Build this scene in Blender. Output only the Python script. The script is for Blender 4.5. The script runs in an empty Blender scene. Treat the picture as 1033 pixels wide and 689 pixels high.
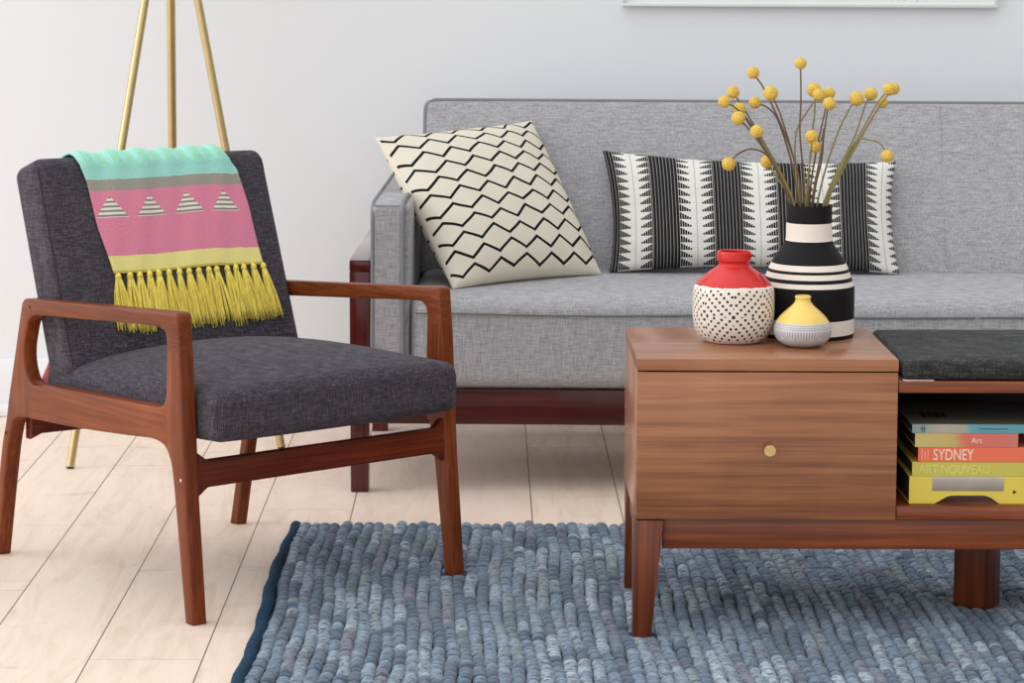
import bpy, bmesh, math, random
import numpy as np
from mathutils import Vector, Matrix

random.seed(7); rng = np.random.default_rng(7)
SC = bpy.context.scene
COL = SC.collection
PI = math.pi

# ------------------------------------------------------------------ camera
FPX = 2650.0; PW, PH = 1033, 689
PITCH = math.radians(5); YAW = math.atan(24.5 / 2650); ROLL = math.radians(0.3); CH = 1.25
PPX = 516.5; PPY = -50 + FPX * math.tan(PITCH)
RM = Matrix.Rotation(-YAW, 3, 'Z') @ Matrix.Rotation(PI / 2 - PITCH, 3, 'X') @ Matrix.Rotation(ROLL, 3, 'Z')
CC = Vector((0, 0, CH))
def hit(px, py, p0, n):
    """pixel -> point where its sight line meets a plane of the room"""
    d = RM @ Vector(((px - PPX) / FPX, -(py - PPY) / FPX, -1)); n = Vector(n)
    return CC + d * ((Vector(p0) - CC).dot(n) / d.dot(n))
def at(px, py, Y): return hit(px, py, (0, Y, 0), (0, 1, 0))
def flr(px, py, z=0): return hit(px, py, (0, 0, z), (0, 0, 1))

cam_d = bpy.data.cameras.new('camera'); cam = bpy.data.objects.new('camera', cam_d); COL.objects.link(cam)
cam_d.sensor_width = 36; cam_d.lens = FPX / PW * 36
cam_d.shift_y = (PPY - PH / 2) / PW
cam.location = CC; cam.rotation_euler = RM.to_euler(); cam_d.clip_end = 60
SC.camera = cam

# ------------------------------------------------------------------ colour + materials
def lin(c):
    c = c / 255
    return c / 12.92 if c <= .04045 else ((c + .055) / 1.055) ** 2.4
def rgb(r, g, b): return (lin(r), lin(g), lin(b), 1)

class NT:
    def __init__(s, name):
        s.m = bpy.data.materials.new(name); s.m.use_nodes = True
        s.t = s.m.node_tree; s.n = s.t.nodes; s.l = s.t.links
        s.b = s.n['Principled BSDF']
    def node(s, k, **kw):
        n = s.n.new(k)
        for a, v in kw.items():
            if a.startswith('i_'): s.put(n.inputs[a[2:].replace('_', ' ')], v)
            else: setattr(n, a, v)
        return n
    def put(s, sock, v):
        if isinstance(v, bpy.types.NodeSocket): s.l.new(v, sock)
        else: sock.default_value = v
    def math(s, op, a, b=0.0, c=None):
        n = s.n.new('ShaderNodeMath'); n.operation = op
        s.put(n.inputs[0], a); s.put(n.inputs[1], b)
        if c is not None: s.put(n.inputs[2], c)
        return n.outputs[0]
    def mix(s, f, a, b, mode='MIX'):
        n = s.n.new('ShaderNodeMix'); n.data_type = 'RGBA'; n.blend_type = mode
        s.put(n.inputs[0], f); s.put(n.inputs[6], a); s.put(n.inputs[7], b)
        return n.outputs[2]
    def coord(s, k='Object'): return s.n.new('ShaderNodeTexCoord').outputs[k]
    def mapping(s, v, scale=(1, 1, 1), loc=(0, 0, 0), rot=(0, 0, 0)):
        n = s.n.new('ShaderNodeMapping'); s.l.new(v, n.inputs[0])
        n.inputs['Scale'].default_value = scale; n.inputs['Location'].default_value = loc; n.inputs['Rotation'].default_value = rot
        return n.outputs[0]
    def sep(s, v):
        n = s.n.new('ShaderNodeSeparateXYZ'); s.l.new(v, n.inputs[0]); return n.outputs
    def noise(s, v, scale, detail=3, rough=.5, dist=0):
        n = s.n.new('ShaderNodeTexNoise'); s.l.new(v, n.inputs['Vector'])
        n.inputs['Scale'].default_value = scale; n.inputs['Detail'].default_value = detail
        n.inputs['Roughness'].default_value = rough; n.inputs['Distortion'].default_value = dist
        return n.outputs[0]
    def ramp(s, f, stops, interp='LINEAR'):
        n = s.n.new('ShaderNodeValToRGB'); s.put(n.inputs[0], f); r = n.color_ramp; r.interpolation = interp
        while len(r.elements) < len(stops): r.elements.new(.5)
        for e, (p, c) in zip(r.elements, stops): e.position = p; e.color = c
        return n.outputs[0]
    def bump(s, h, strength=.3, dist=.001):
        n = s.n.new('ShaderNodeBump'); s.l.new(h, n.inputs['Height'])
        n.inputs['Strength'].default_value = strength; n.inputs['Distance'].default_value = dist
        s.l.new(n.outputs[0], s.b.inputs['Normal'])
    def done(s, col, rough=.5, spec=.5, **kw):
        s.put(s.b.inputs['Base Color'], col); s.put(s.b.inputs['Roughness'], rough)
        s.b.inputs['Specular IOR Level'].default_value = spec
        for k, v in kw.items(): s.put(s.b.inputs[k.replace('_', ' ')], v)
        return s.m

def plain(name, c, rough=.5, spec=.5, var=.06, **kw):
    t = NT(name); n = t.noise(t.coord(), 18, 4)
    dark = tuple(x * (1 - var * 2) for x in c[:3]) + (1,)
    return t.done(t.mix(n, dark, c), rough, spec, **kw)

def wood(name, light, mid, dark, axis='X', scale=1.0, rough=.35, spec=.5, seedv=0, coat=0., fig=.6):
    t = NT(name); co = t.coord()
    st = {'X': (.09, 1, 1), 'Y': (1, .09, 1), 'Z': (1, 1, .09)}[axis]
    v = t.mapping(co, scale=tuple(a * scale for a in st), loc=(seedv, seedv * 1.7, seedv * .3))
    big = t.noise(v, 9, 4, .55, .8)
    fine = t.noise(t.mapping(co, scale=tuple((a if a == 1 else .022) * scale for a in st), loc=(seedv,) * 3), 120, 4, .65)
    blot = t.noise(co, 5, 2)
    w = t.node('ShaderNodeTexWave', wave_type='BANDS', bands_direction={'X': 'Z', 'Y': 'X', 'Z': 'X'}[axis])
    t.l.new(v, w.inputs[0]); w.inputs['Scale'].default_value = 9; w.inputs['Distortion'].default_value = 7
    w.inputs['Detail'].default_value = 3; w.inputs['Detail Scale'].default_value = 1.2
    f = t.math('ADD', t.math('ADD', t.math('MULTIPLY', big, .5), .125), t.math('MULTIPLY', w.outputs[1], .22 * fig))
    f = t.math('ADD', f, t.math('MULTIPLY', t.math('SUBTRACT', fine, .5), 1.0))
    f = t.math('ADD', f, t.math('MULTIPLY', t.math('SUBTRACT', blot, .5), .35))
    c = t.ramp(f, [(.2, dark), (.47, mid), (.78, light)])
    t.bump(fine, .12, .0006)
    return t.done(c, rough, spec, Coat_Weight=coat, Coat_Roughness=.08, Coat_IOR=2.4 if coat == 1.0 else 1.5)

def fabric(name, base, dark, light, freq=700, slub=.5, rough=.9, bump=.5, sheen=.25):
    t = NT(name); co = t.coord()
    a = t.noise(t.mapping(co, scale=(.12, .12, 1)), freq * .6, 3, .6)
    b = t.noise(t.mapping(co, scale=(1, 1, .12)), freq * .6, 3, .6)
    c = t.noise(co, freq, 2, .5)
    f = t.math('ADD', t.math('MULTIPLY', t.math('ADD', a, b), .5 * slub), t.math('MULTIPLY', c, 1 - slub))
    colr = t.ramp(f, [(.34, dark), (.5, base), (.66, light)])
    t.bump(f, bump, .0012)
    return t.done(colr, rough, .25, Sheen_Weight=sheen, Sheen_Roughness=.5)

M = {}
M['wall'] = plain('wall_paint', rgb(233, 235, 237), .85, .2, .006)
M['base'] = plain('baseboard_paint', rgb(236, 236, 238), .5, .4, .01)
# floor: wide pale oiled boards running away from the camera
def floor_mat():
    t = NT('floor_boards'); co = t.coord(); s = t.sep(co)
    xi = t.math('DIVIDE', t.math('ADD', s[0], .5), .2005); idn = t.math('FLOOR', xi); fx = t.math('FRACT', t.math('ADD', xi, 100))
    yy = t.math('DIVIDE', t.math('SUBTRACT', s[1], t.math('ADD', t.math('MULTIPLY', idn, 1.25), 5.8)), 3.0)
    iy = t.math('FLOOR', yy); fy = t.math('FRACT', t.math('ADD', yy, 100))
    ex = t.math('MINIMUM', fx, t.math('SUBTRACT', 1, fx)); ey = t.math('MINIMUM', fy, t.math('SUBTRACT', 1, fy))
    gx = t.math('LESS_THAN', ex, .0060); gy = t.math('LESS_THAN', ey, .0006)
    wn = t.node('ShaderNodeTexWhiteNoise', noise_dimensions='2D')
    cmb = t.node('ShaderNodeCombineXYZ'); t.put(cmb.inputs[0], idn); t.put(cmb.inputs[1], iy); t.l.new(cmb.outputs[0], wn.inputs[0])
    off = t.node('ShaderNodeVectorMath', operation='SCALE'); t.l.new(wn.outputs[1], off.inputs[0]); off.inputs['Scale'].default_value = 9
    add = t.node('ShaderNodeVectorMath', operation='ADD'); t.l.new(co, add.inputs[0]); t.l.new(off.outputs[0], add.inputs[1])
    v = add.outputs[0]
    g1 = t.noise(t.mapping(v, scale=(1, .14, 1)), 22, 5, .6, 1.2)
    g2 = t.noise(t.mapping(v, scale=(.5, 1, 1)), 7, 4, .6, .6)
    g3 = t.noise(t.mapping(v, scale=(.22, 1, 1)), 16, 5, .7, .9)
    base = t.ramp(g1, [(.28, rgb(214, 184, 156)), (.5, rgb(238, 214, 190)), (.75, rgb(248, 230, 210))])
    pk = t.mix(t.math('MULTIPLY', wn.outputs[0], .7), base, rgb(238, 208, 194))
    pk = t.mix(t.math('MULTIPLY', g2, .35), pk, rgb(246, 232, 212))
    streak = t.ramp(g3, [(.30, (1, 1, 1, 1)), (.40, (0, 0, 0, 1))])
    pk = t.mix(t.math('MULTIPLY', streak, .30), pk, rgb(176, 150, 132))
    vo = t.node('ShaderNodeTexVoronoi', feature='F1'); t.l.new(t.mapping(v, scale=(1, .45, 1)), vo.inputs[0]); vo.inputs['Scale'].default_value = 2.6
    kn = t.ramp(vo.outputs[0], [(.0, (1, 1, 1, 1)), (.045, (0, 0, 0, 1))])
    pk = t.mix(t.math('MULTIPLY', kn, .5), pk, rgb(150, 115, 92))
    c = t.mix(gx, pk, rgb(112, 90, 74)); c = t.mix(t.math('MULTIPLY', gy, .35), c, rgb(120, 98, 84))
    t.bump(t.math('SUBTRACT', t.math('MULTIPLY', g1, .1), gx), .5, .001)
    return t.done(c, .5, .35)
M['floor'] = floor_mat()
M['walnut'] = wood('walnut_x', rgb(180, 122, 84), rgb(152, 96, 62), rgb(116, 69, 42), 'X', 1.0, .27, .55, 3.1)
M['walnut_lit'] = wood('walnut_side_lit', rgb(206, 152, 120), rgb(182, 126, 94), rgb(140, 90, 62), 'Z', 1.0, .22, .7, 1.3)  # walnut colours raised to paint in the side panel's glossy reflection
M['walnut_leg'] = wood('walnut_leg', rgb(144, 74, 36), rgb(112, 52, 23), rgb(78, 34, 14), 'Z', 1.2, .32, .5, 5.3)
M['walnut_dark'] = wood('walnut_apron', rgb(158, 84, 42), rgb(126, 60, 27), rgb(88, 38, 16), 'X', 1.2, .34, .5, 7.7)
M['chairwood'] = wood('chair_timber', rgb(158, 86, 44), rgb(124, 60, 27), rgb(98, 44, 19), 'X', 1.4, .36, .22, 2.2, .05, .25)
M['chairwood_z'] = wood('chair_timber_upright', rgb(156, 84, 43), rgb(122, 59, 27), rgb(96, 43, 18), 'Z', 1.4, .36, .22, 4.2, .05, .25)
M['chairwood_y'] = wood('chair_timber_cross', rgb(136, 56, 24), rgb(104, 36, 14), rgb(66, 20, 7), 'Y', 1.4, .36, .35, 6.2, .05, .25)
M['mahogany'] = wood('sofa_timber', rgb(96, 14, 10), rgb(72, 7, 6), rgb(44, 3, 3), 'X', 1.1, .3, .4, 8.1, .1, .2)
M['mahogany_z'] = wood('sofa_timber_post', rgb(118, 34, 22), rgb(88, 19, 12), rgb(56, 9, 6), 'Z', 1.1, .25, .5, 9.1, .2, .2)
M['mahogany_top'] = wood('sofa_arm_added_gloss', rgb(118, 34, 22), rgb(88, 19, 12), rgb(56, 9, 6), 'Y', 1.1, .12, .6, 9.1, 1.0, .2)
M['chairfab'] = fabric('charcoal_weave', rgb(66, 61, 68), rgb(30, 27, 32), rgb(106, 100, 108), 620, .75, .95, .9, .06)
M['chairpipe'] = plain('charcoal_seam', rgb(56, 53, 58), .9, .2)
M['sofafab'] = fabric('grey_slub_linen', rgb(163, 161, 163), rgb(128, 125, 127), rgb(192, 190, 192), 480, .8, .95, .35, .1)
M['sofapipe'] = plain('grey_piping', rgb(138, 138, 142), .9, .2)
M['sofaseam'] = plain('grey_seam', rgb(118, 114, 112), .9, .2)
M['benchfab'] = fabric('black_slub_weave', rgb(47, 48, 46), rgb(22, 22, 21), rgb(88, 90, 86), 420, .7, .9, .6, .03)
def brass(name):
    t = NT(name); n = t.noise(t.coord(), 30, 3)
    return t.done(t.mix(n, rgb(196, 172, 122), rgb(212, 190, 142)), .34, .5, Metallic=1.0)
M['brass'] = brass('satin_brass')
M['black'] = plain('black_rubber', rgb(30, 29, 28), .7, .3)
M['hole'] = plain('dark_plug', rgb(38, 16, 8), .6, .3)
M['plug'] = plain('pale_plug', rgb(214, 190, 166), .4, .4)
M['shade'] = plain('lamp_shade_linen', rgb(236, 232, 224), .9, .2)
M['white_paint'] = plain('white_frame', rgb(226, 230, 232), .4, .5)
M['paper'] = plain('print_paper', rgb(232, 236, 232), .8, .2, .01)
M['ink'] = plain('print_ink', rgb(140, 140, 140), .8, .2)
M['label'] = plain('white_label', rgb(224, 216, 206), .7, .2)

# ------------------------------------------------------------------ mesh helpers
def link(o, parent=None):
    COL.objects.link(o)
    if parent is not None: o.parent = parent
    return o
def mk(name, me, mat, parent=None, angle=35):
    o = bpy.data.objects.new(name, me); me.name = name
    if mat is not None:
        for m_ in (mat if isinstance(mat, (list, tuple)) else [mat]): me.materials.append(m_)
    me.shade_smooth()
    if angle: me.set_sharp_from_angle(angle=math.radians(angle))
    return link(o, parent)
def from_bm(name, bm, mat, parent=None, angle=35):
    bmesh.ops.recalc_face_normals(bm, faces=bm.faces)
    me = bpy.data.meshes.new(name); bm.to_mesh(me); bm.free()
    return mk(name, me, mat, parent, angle)
def thing(name, label, cat, loc=(0, 0, 0), rot=0, group=None):
    o = bpy.data.objects.new(name, None); o.empty_display_size = .05; COL.objects.link(o)
    o.location = loc; o.rotation_euler = (0, 0, rot); return tag(o, label, cat, group)
def tag(o, label, cat, group=None):
    o['label'] = label; o['category'] = cat
    if group: o['group'] = group
    return o
def struct(o): o['kind'] = 'structure'; return o

def hexa(name, pts8, mat, parent=None, bevel=.002, seg=2):
    """box from 8 corners: bottom 4 (ccw) then top 4"""
    bm = bmesh.new(); v = [bm.verts.new(p) for p in pts8]
    for f in ((0, 3, 2, 1), (4, 5, 6, 7), (0, 1, 5, 4), (1, 2, 6, 5), (2, 3, 7, 6), (3, 0, 4, 7)): bm.faces.new([v[i] for i in f])
    if bevel: bmesh.ops.bevel(bm, geom=bm.edges[:], offset=bevel, segments=seg, affect='EDGES', profile=.5)
    return from_bm(name, bm, mat, parent)
def box(name, x0, x1, y0, y1, z0, z1, mat, parent=None, bevel=.002, seg=2):
    return hexa(name, [(x0, y0, z0), (x1, y0, z0), (x1, y1, z0), (x0, y1, z0), (x0, y0, z1), (x1, y0, z1), (x1, y1, z1), (x0, y1, z1)], mat, parent, bevel, seg)

def axis_pts(h, r, n):
    k = 5; a = [h - r * (1 - math.tan(t)) for t in [i / k * PI / 4 for i in range(k + 1)]]   # h-r .. h
    inner = list(np.linspace(-(h - r), h - r, n + 1))[1:-1]
    return [-x for x in a[::-1]] + inner + a
def rbox(name, dims, r, mat, parent=None, n=(10, 10, 4), disp=None, xf=None):
    """soft upholstered block: rounded box centred on 0 with optional displacement, then xf"""
    hx, hy, hz = [d / 2 for d in dims]; r = min(r, hx * .98, hy * .98, hz * .98)
    A = [axis_pts(h, r, k) for h, k in zip((hx, hy, hz), n)]
    bm = bmesh.new(); cache = {}
    def V(p):
        key = tuple(round(c, 6) for c in p)
        if key not in cache:
            q = Vector([max(-(h - r), min(h - r, c)) for c, h in zip(p, (hx, hy, hz))]); d = Vector(p) - q
            if d.length > 1e-9: q = q + d.normalized() * r
            if disp: q = Vector(disp(q))
            if xf: q = Vector(xf(q))
            cache[key] = bm.verts.new(q)
        return cache[key]
    hs = (hx, hy, hz)
    for ax in range(3):
        o1, o2 = [i for i in range(3) if i != ax]
        for sgn in (-1, 1):
            for i in range(len(A[o1]) - 1):
                for j in range(len(A[o2]) - 1):
                    q = []
                    for a_, b_ in ((i, j), (i + 1, j), (i + 1, j + 1), (i, j + 1)):
                        p = [0, 0, 0]; p[ax] = sgn * hs[ax]; p[o1] = A[o1][a_]; p[o2] = A[o2][b_]; q.append(V(p))
                    if len(set(q)) == 4: bm.faces.new(q)
    return from_bm(name, bm, mat, parent, 0)

def tube_geo(pts, r, n=10, closed=False, r2=None):
    pts = [Vector(p) for p in pts]; N = len(pts); vs = []; fs = []
    up = None
    for i, p in enumerate(pts):
        a = pts[(i - 1) % N] if (closed or i > 0) else p; b = pts[(i + 1) % N] if (closed or i < N - 1) else p
        t = (b - a).normalized()
        if up is None: up = t.orthogonal().normalized()
        up = (up - t * up.dot(t)).normalized(); sd = t.cross(up)
        rr = r if r2 is None else r + (r2 - r) * i / (N - 1)
        for k in range(n):
            an = 2 * PI * k / n; vs.append(p + (up * math.cos(an) + sd * math.sin(an)) * rr)
    for i in range(N if closed else N - 1):
        for k in range(n):
            j = (i + 1) % N
            fs.append((i * n + k, i * n + (k + 1) % n, j * n + (k + 1) % n, j * n + k))
    if not closed:
        fs.append(tuple(range(n))[::-1]); fs.append(tuple((N - 1) * n + k for k in range(n)))
    return vs, fs
class Geo:
    def __init__(s): s.v = []; s.f = []
    def add(s, vf):
        o = len(s.v); s.v += [tuple(p) for p in vf[0]]; s.f += [tuple(i + o for i in f) for f in vf[1]]; return s
    def build(s, name, mat, parent=None, angle=40):
        me = bpy.data.meshes.new(name); me.from_pydata(s.v, [], s.f); me.validate(); return mk(name, me, mat, parent, angle)
def tube(name, pts, r, mat, parent=None, n=10, closed=False, r2=None): return Geo().add(tube_geo(pts, r, n, closed, r2)).build(name, mat, parent)
def sph_geo(c, r, nu=14, nv=9, sc=(1, 1, 1)):
    vs = []; fs = []
    for j in range(1, nv):
        for i in range(nu):
            t = PI * j / nv; a = 2 * PI * i / nu
            vs.append((c[0] + r * sc[0] * math.sin(t) * math.cos(a), c[1] + r * sc[1] * math.sin(t) * math.sin(a), c[2] + r * sc[2] * math.cos(t)))
    t0 = len(vs); vs += [(c[0], c[1], c[2] + r * sc[2]), (c[0], c[1], c[2] - r * sc[2])]
    for j in range(nv - 2):
        for i in range(nu): fs.append((j * nu + i, (j + 1) * nu + i, (j + 1) * nu + (i + 1) % nu, j * nu + (i + 1) % nu))
    for i in range(nu):
        fs.append((t0, i, (i + 1) % nu)); fs.append((t0 + 1, (nv - 2) * nu + (i + 1) % nu, (nv - 2) * nu + i))
    return vs, fs
def cyl_geo(p0, p1, r, n=20): return tube_geo([p0, p1], r, n)
def bez(pts, n=24):
    """Catmull-Rom through points"""
    P = [Vector(p) for p in pts]; P = [P[0] * 2 - P[1]] + P + [P[-1] * 2 - P[-2]]; out = []
    seg = len(P) - 3
    for s in range(seg):
        a, b, c, d = P[s:s + 4]; k = max(2, n // seg)
        for i in range(k + (s == seg - 1)):
            t = i / k
            out.append(.5 * ((2 * b) + (c - a) * t + (2 * a - 5 * b + 4 * c - d) * t * t + (3 * b - a - 3 * c + d) * t ** 3))
    return out
def lathe(name, prof, mats, parent=None, n=72, midx=None, smooth_angle=50):
    """prof [(r,z)], UV = (angle/2pi, z)"""
    me = bpy.data.meshes.new(name); vs = []; fs = []; uv = []; mi = []
    for r, z in prof:
        for k in range(n): a = 2 * PI * k / n; vs.append((r * math.cos(a), r * math.sin(a), z))
    for i in range(len(prof) - 1):
        for k in range(n):
            k2 = (k + 1) % n
            fs.append((i * n + k, i * n + k2, (i + 1) * n + k2, (i + 1) * n + k))
            uv += [(k / n, prof[i][1]), ((k + 1) / n, prof[i][1]), ((k + 1) / n, prof[i + 1][1]), (k / n, prof[i + 1][1])]
            mi.append(midx(i) if midx else 0)
    nf = len(fs); fs.append(tuple(range(n))[::-1]); uv += [(0, 0)] * n; mi.append(mi[0])
    fs.append(tuple((len(prof) - 1) * n + k for k in range(n))); uv += [(0, 0)] * n; mi.append(mi[nf - 1])
    me.from_pydata(vs, [], fs); l = me.uv_layers.new(name='UVMap')
    for i, p in enumerate(uv): l.data[i].uv = p
    for i, p in enumerate(me.polygons): p.material_index = mi[i]
    return mk(name, me, mats, parent, smooth_angle)
def rounded_poly(pts):
    """[(x,y,r)] -> outline with filleted corners"""
    out = []; N = len(pts)
    for i in range(N):
        p = Vector(pts[i][:2]); r = pts[i][2] if len(pts[i]) > 2 else 0
        if r <= 0: out.append(p); continue
        a = Vector(pts[i - 1][:2]) - p; b = Vector(pts[(i + 1) % N][:2]) - p
        L = min(r, a.length * .48, b.length * .48); A = p + a.normalized() * L; B = p + b.normalized() * L
        for k in range(9):
            t = k / 8; out.append(A * (1 - t) ** 2 + p * 2 * t * (1 - t) + B * t * t)
    return out
def plate(loops, thick, bev, res=2):
    """2-D outline (with holes) extruded and bevelled; returns mesh lying in XY, z = 0..thick"""
    cu = bpy.data.curves.new('outline', 'CURVE'); cu.dimensions = '2D'; cu.fill_mode = 'BOTH'
    for lp in loops:
        s = cu.splines.new('POLY'); s.points.add(len(lp) - 1); s.use_cyclic_u = True
        for q, p in zip(s.points, lp): q.co = (p[0], p[1], 0, 1)
    cu.extrude = thick / 2 - bev; cu.bevel_depth = bev; cu.bevel_resolution = res; cu.offset = -bev
    o = bpy.data.objects.new('outline', cu); COL.objects.link(o); bpy.context.view_layer.update()
    me = bpy.data.meshes.new_from_object(o.evaluated_get(bpy.context.evaluated_depsgraph_get()))
    bpy.data.objects.remove(o); bpy.data.curves.remove(cu)
    bm = bmesh.new(); bm.from_mesh(me); bmesh.ops.remove_doubles(bm, verts=bm.verts, dist=1e-5)
    bmesh.ops.translate(bm, verts=bm.verts, vec=(0, 0, thick / 2)); bm.to_mesh(me); bm.free(); me.materials.clear()
    return me
def text_mesh(body, size, mat, name, parent, loc, sx=1.0, depth=.0003, bold=0.0):
    """lettering standing in the XZ plane, facing -Y"""
    cu = bpy.data.curves.new('t', 'FONT'); cu.body = body; cu.size = size; cu.extrude = depth; cu.offset = bold
    o = bpy.data.objects.new('t', cu); COL.objects.link(o); bpy.context.view_layer.update()
    me = bpy.data.meshes.new_from_object(o.evaluated_get(bpy.context.evaluated_depsgraph_get()))
    bpy.data.objects.remove(o); bpy.data.curves.remove(cu)
    me.transform(Matrix.Translation(loc) @ Matrix.Rotation(PI / 2, 4, 'X') @ Matrix.Diagonal((sx, 1, 1, 1))); me.materials.clear()
    return mk(name, me, mat, parent, 0)

# ------------------------------------------------------------------ the room
WY = 6.985
def plane_obj(name, pts, mat):
    me = bpy.data.meshes.new(name); me.from_pydata(pts, [], [tuple(range(len(pts)))]); o = mk(name, me, mat, None, 0); return struct(o)
struct(box('floor', -6, 6, -2, WY + .1, -.05, 0, M['floor'], None, 0))
struct(box('wall_back', -6, 6, WY, WY + .12, 0, 3.0, M['wall'], None, 0))
bb = struct(box('baseboard_back', -6, 6, WY - .016, WY, 0, .155, M['base'], None, .004))
struct(box('trim_1', -6, 6, WY - .03, WY - .016, 0, .034, M['base'], None, .006))

# ------------------------------------------------------------------ armchair (local: x = towards the front, -y = sitter... right = +y)
ANG = math.radians(-50.6)
U = Vector((math.cos(ANG), math.sin(ANG), 0)); WV = Vector((-math.sin(ANG), math.cos(ANG), 0)); ZV = Vector((0, 0, 1))
O = flr(195, 632); O.z = 0
chair = thing('armchair', 'wooden framed armchair with charcoal woven seat and reclined back, throw over it', 'armchair', O, ANG)
T = .031; CW = .647
outer = rounded_poly([(-.623, .547, .016), (-.048, .580, .012), (-.0383, .481), (-.0326, .389), (-.0238, .242), (0, 0, .002),
    (-.028, 0, .002), (-.0654, .254, .03), (-.0735, .296, .02), (-.094, .3255, .03), (-.135, .3325, .02), (-.253, .3226, .04), (-.405, .3125, .04), (-.622, .3037, .01), (-.665, .298, .028),
    (-.685, .245, .02), (-.7016, .174, .03), (-.738, 0, .002), (-.766, 0, .002), (-.7117, .245, .03), (-.6966, .285), (-.6836, .339)])
hole = rounded_poly([(-.598, .516, .045), (-.533, .5206), (-.152, .5456, .01), (-.086, .548, .07), (-.090, .396, .034), (-.3, .3885), (-.536, .381, .01), (-.600, .372, .07), (-.626, .43, .05)])
full = plate([outer, hole], T, .0045)
def clip(me, planes):
    bm = bmesh.new(); bm.from_mesh(me)
    for co, no in planes:
        bmesh.ops.bisect_plane(bm, geom=bm.verts[:] + bm.edges[:] + bm.faces[:], plane_co=co, plane_no=no, clear_outer=True)
        bmesh.ops.holes_fill(bm, edges=[e for e in bm.edges if e.is_boundary], sides=0)
    m2 = bpy.data.meshes.new('piece'); bmesh.ops.recalc_face_normals(bm, faces=bm.faces); bm.to_mesh(m2); bm.free(); return m2
zc = .505
pieces = [('armrest', M['chairwood'], [((0, zc, 0), (0, -1, 0))]),
          ('leg', M['chairwood_z'], [((0, zc, 0), (0, 1, 0)), ((-.089, 0, 0), (-1, 0, 0))]),
          ('leg', M['chairwood_z'], [((0, zc, 0), (0, 1, 0)), ((-.594, .35, 0), (1, 0, 0))]),
          ('side_rail', M['chairwood'], [((0, zc - .02, 0), (0, 1, 0)), ((-.089, 0, 0), (1, 0, 0)), ((-.594, 0, 0), (-1, 0, 0))])]
def prot(me, w):  # plate XY -> chair local (u, w, z)
    m = me.copy(); m.transform(Matrix(((1, 0, 0, 0), (0, 0, 1, w), (0, 1, 0, 0), (0, 0, 0, 1)))); m.flip_normals(); return m
for nm, mt, pl in pieces:
    pc = clip(full, pl)
    for w in (0, CW - T):
        o = mk(nm, prot(pc, w), mt, chair, 30)
# front stretcher with flared ends; rear and seat rails
def bar(name, w0, w1, u0, u1, z0, z1, mat, flare=.018):
    L = w1 - w0
    def prof(z, sg):
        pts = []
        for i in range(25):
            t = i / 24; w = w0 + L * t; d = min(w - w0, w1 - w) ; f = flare * max(0, 1 - d / .022) ** 2
            pts.append((w, z + sg * f))
        return pts
    a = prof(z1, 1); b = prof(z0, -1)[::-1]
    me = plate([a + b], u1 - u0, .003)
    me.transform(Matrix(((0, 0, 1, u0), (1, 0, 0, 0), (0, 1, 0, 0), (0, 0, 0, 1))))
    return mk(name, me, mat, chair, 30)
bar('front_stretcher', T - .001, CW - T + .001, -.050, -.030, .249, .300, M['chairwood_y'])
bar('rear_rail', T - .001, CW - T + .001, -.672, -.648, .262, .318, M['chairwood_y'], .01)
# joint plugs
Geo().add(cyl_geo((-.592, -.0006, .532), (-.592, .002, .532), .0035)).build('wood_plug', M['hole'], chair)
Geo().add(cyl_geo((-.695, -.0006, .262), (-.695, .002, .262), .0035)).build('wood_plug', M['hole'], chair)
Geo().add(cyl_geo((-.0395, -.0006, .268), (-.0395, .002, .268), .0032)).build('wood_plug', M['plug'], chair)
# seat cushion
def seat_disp(p):
    x, y, z = p; hx, hy, hz = .315, .2885, .05
    k = max(0, 1 - (abs(x) / hx) ** 2.2) ** .8 * max(0, 1 - (abs(y) / hy) ** 2.2) ** .8
    if z > 0: z += .052 * k - .006
    else: z -= .006 * k
    x2 = x + (.010 * max(0, 1 - (abs(y) / hy) ** 2.5) * (1 if x > 0 else 0)) * (x / hx if x > 0 else 0)
    return (x2, y, z)
TILT = math.radians(-2.6)
def seat_xf(p):
    q = Vector(p); q = Matrix.Rotation(TILT, 3, 'Y') @ q; return q + Vector((-.288, CW / 2, .3775))
seat = rbox('seat', (.63, .577, .102), .024, M['chairfab'], chair, (16, 16, 4), seat_disp, seat_xf)
for s in (-1, 1):
    pts = []
    for z in np.linspace(-.030, .022, 8): pts.append(seat_xf((.315 - .0074, s * (.2885 - .0074), z)))
    tube('seat_seam', pts, .0017, M['chairpipe'], seat, 8)
# back cushion, tilted
BT = math.atan2(.12, .35)
Dn = Vector((math.sin(BT), 0, -math.cos(BT))); Nf = Vector((math.cos(BT), 0, math.sin(BT)))
BP = Vector((-.628, 0, .82))      # top front line
BL_, BTK = .457, .104
def back_xf(p):   # p.x along -Nf, p.y width, p.z up along the slope
    return BP + Dn * (BL_ / 2 - .012 - p[2]) - Nf * (BTK / 2 - p[0]) + Vector((0, .323 + p[1], 0))
def back_disp(p):
    x, y, z = p; k = max(0, 1 - (abs(y) / .27) ** 3) * max(0, 1 - (abs(z) / .229) ** 3)
    yy = y * (1 + .0 * z)
    return (x + (.012 * k if x > 0 else -.006 * k), yy, z)
backc = rbox('backrest', (BTK, .578, BL_), .026, M['chairfab'], chair, (3, 16, 14), back_disp, back_xf)
for s in (-1, 1):
    pts = [back_xf((BTK / 2 - .0076, s * (.289 - .0076), z)) for z in np.linspace(-.2, .202, 12)]
    pts += [back_xf((BTK / 2 - .0085 - .006 * t, s * (.289 - .0095), .202 + .016 * t)) for t in (.5, 1)]
    tube('backrest_seam', bez(pts, 60), .0016, M['chairpipe'], backc, 8)

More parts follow.
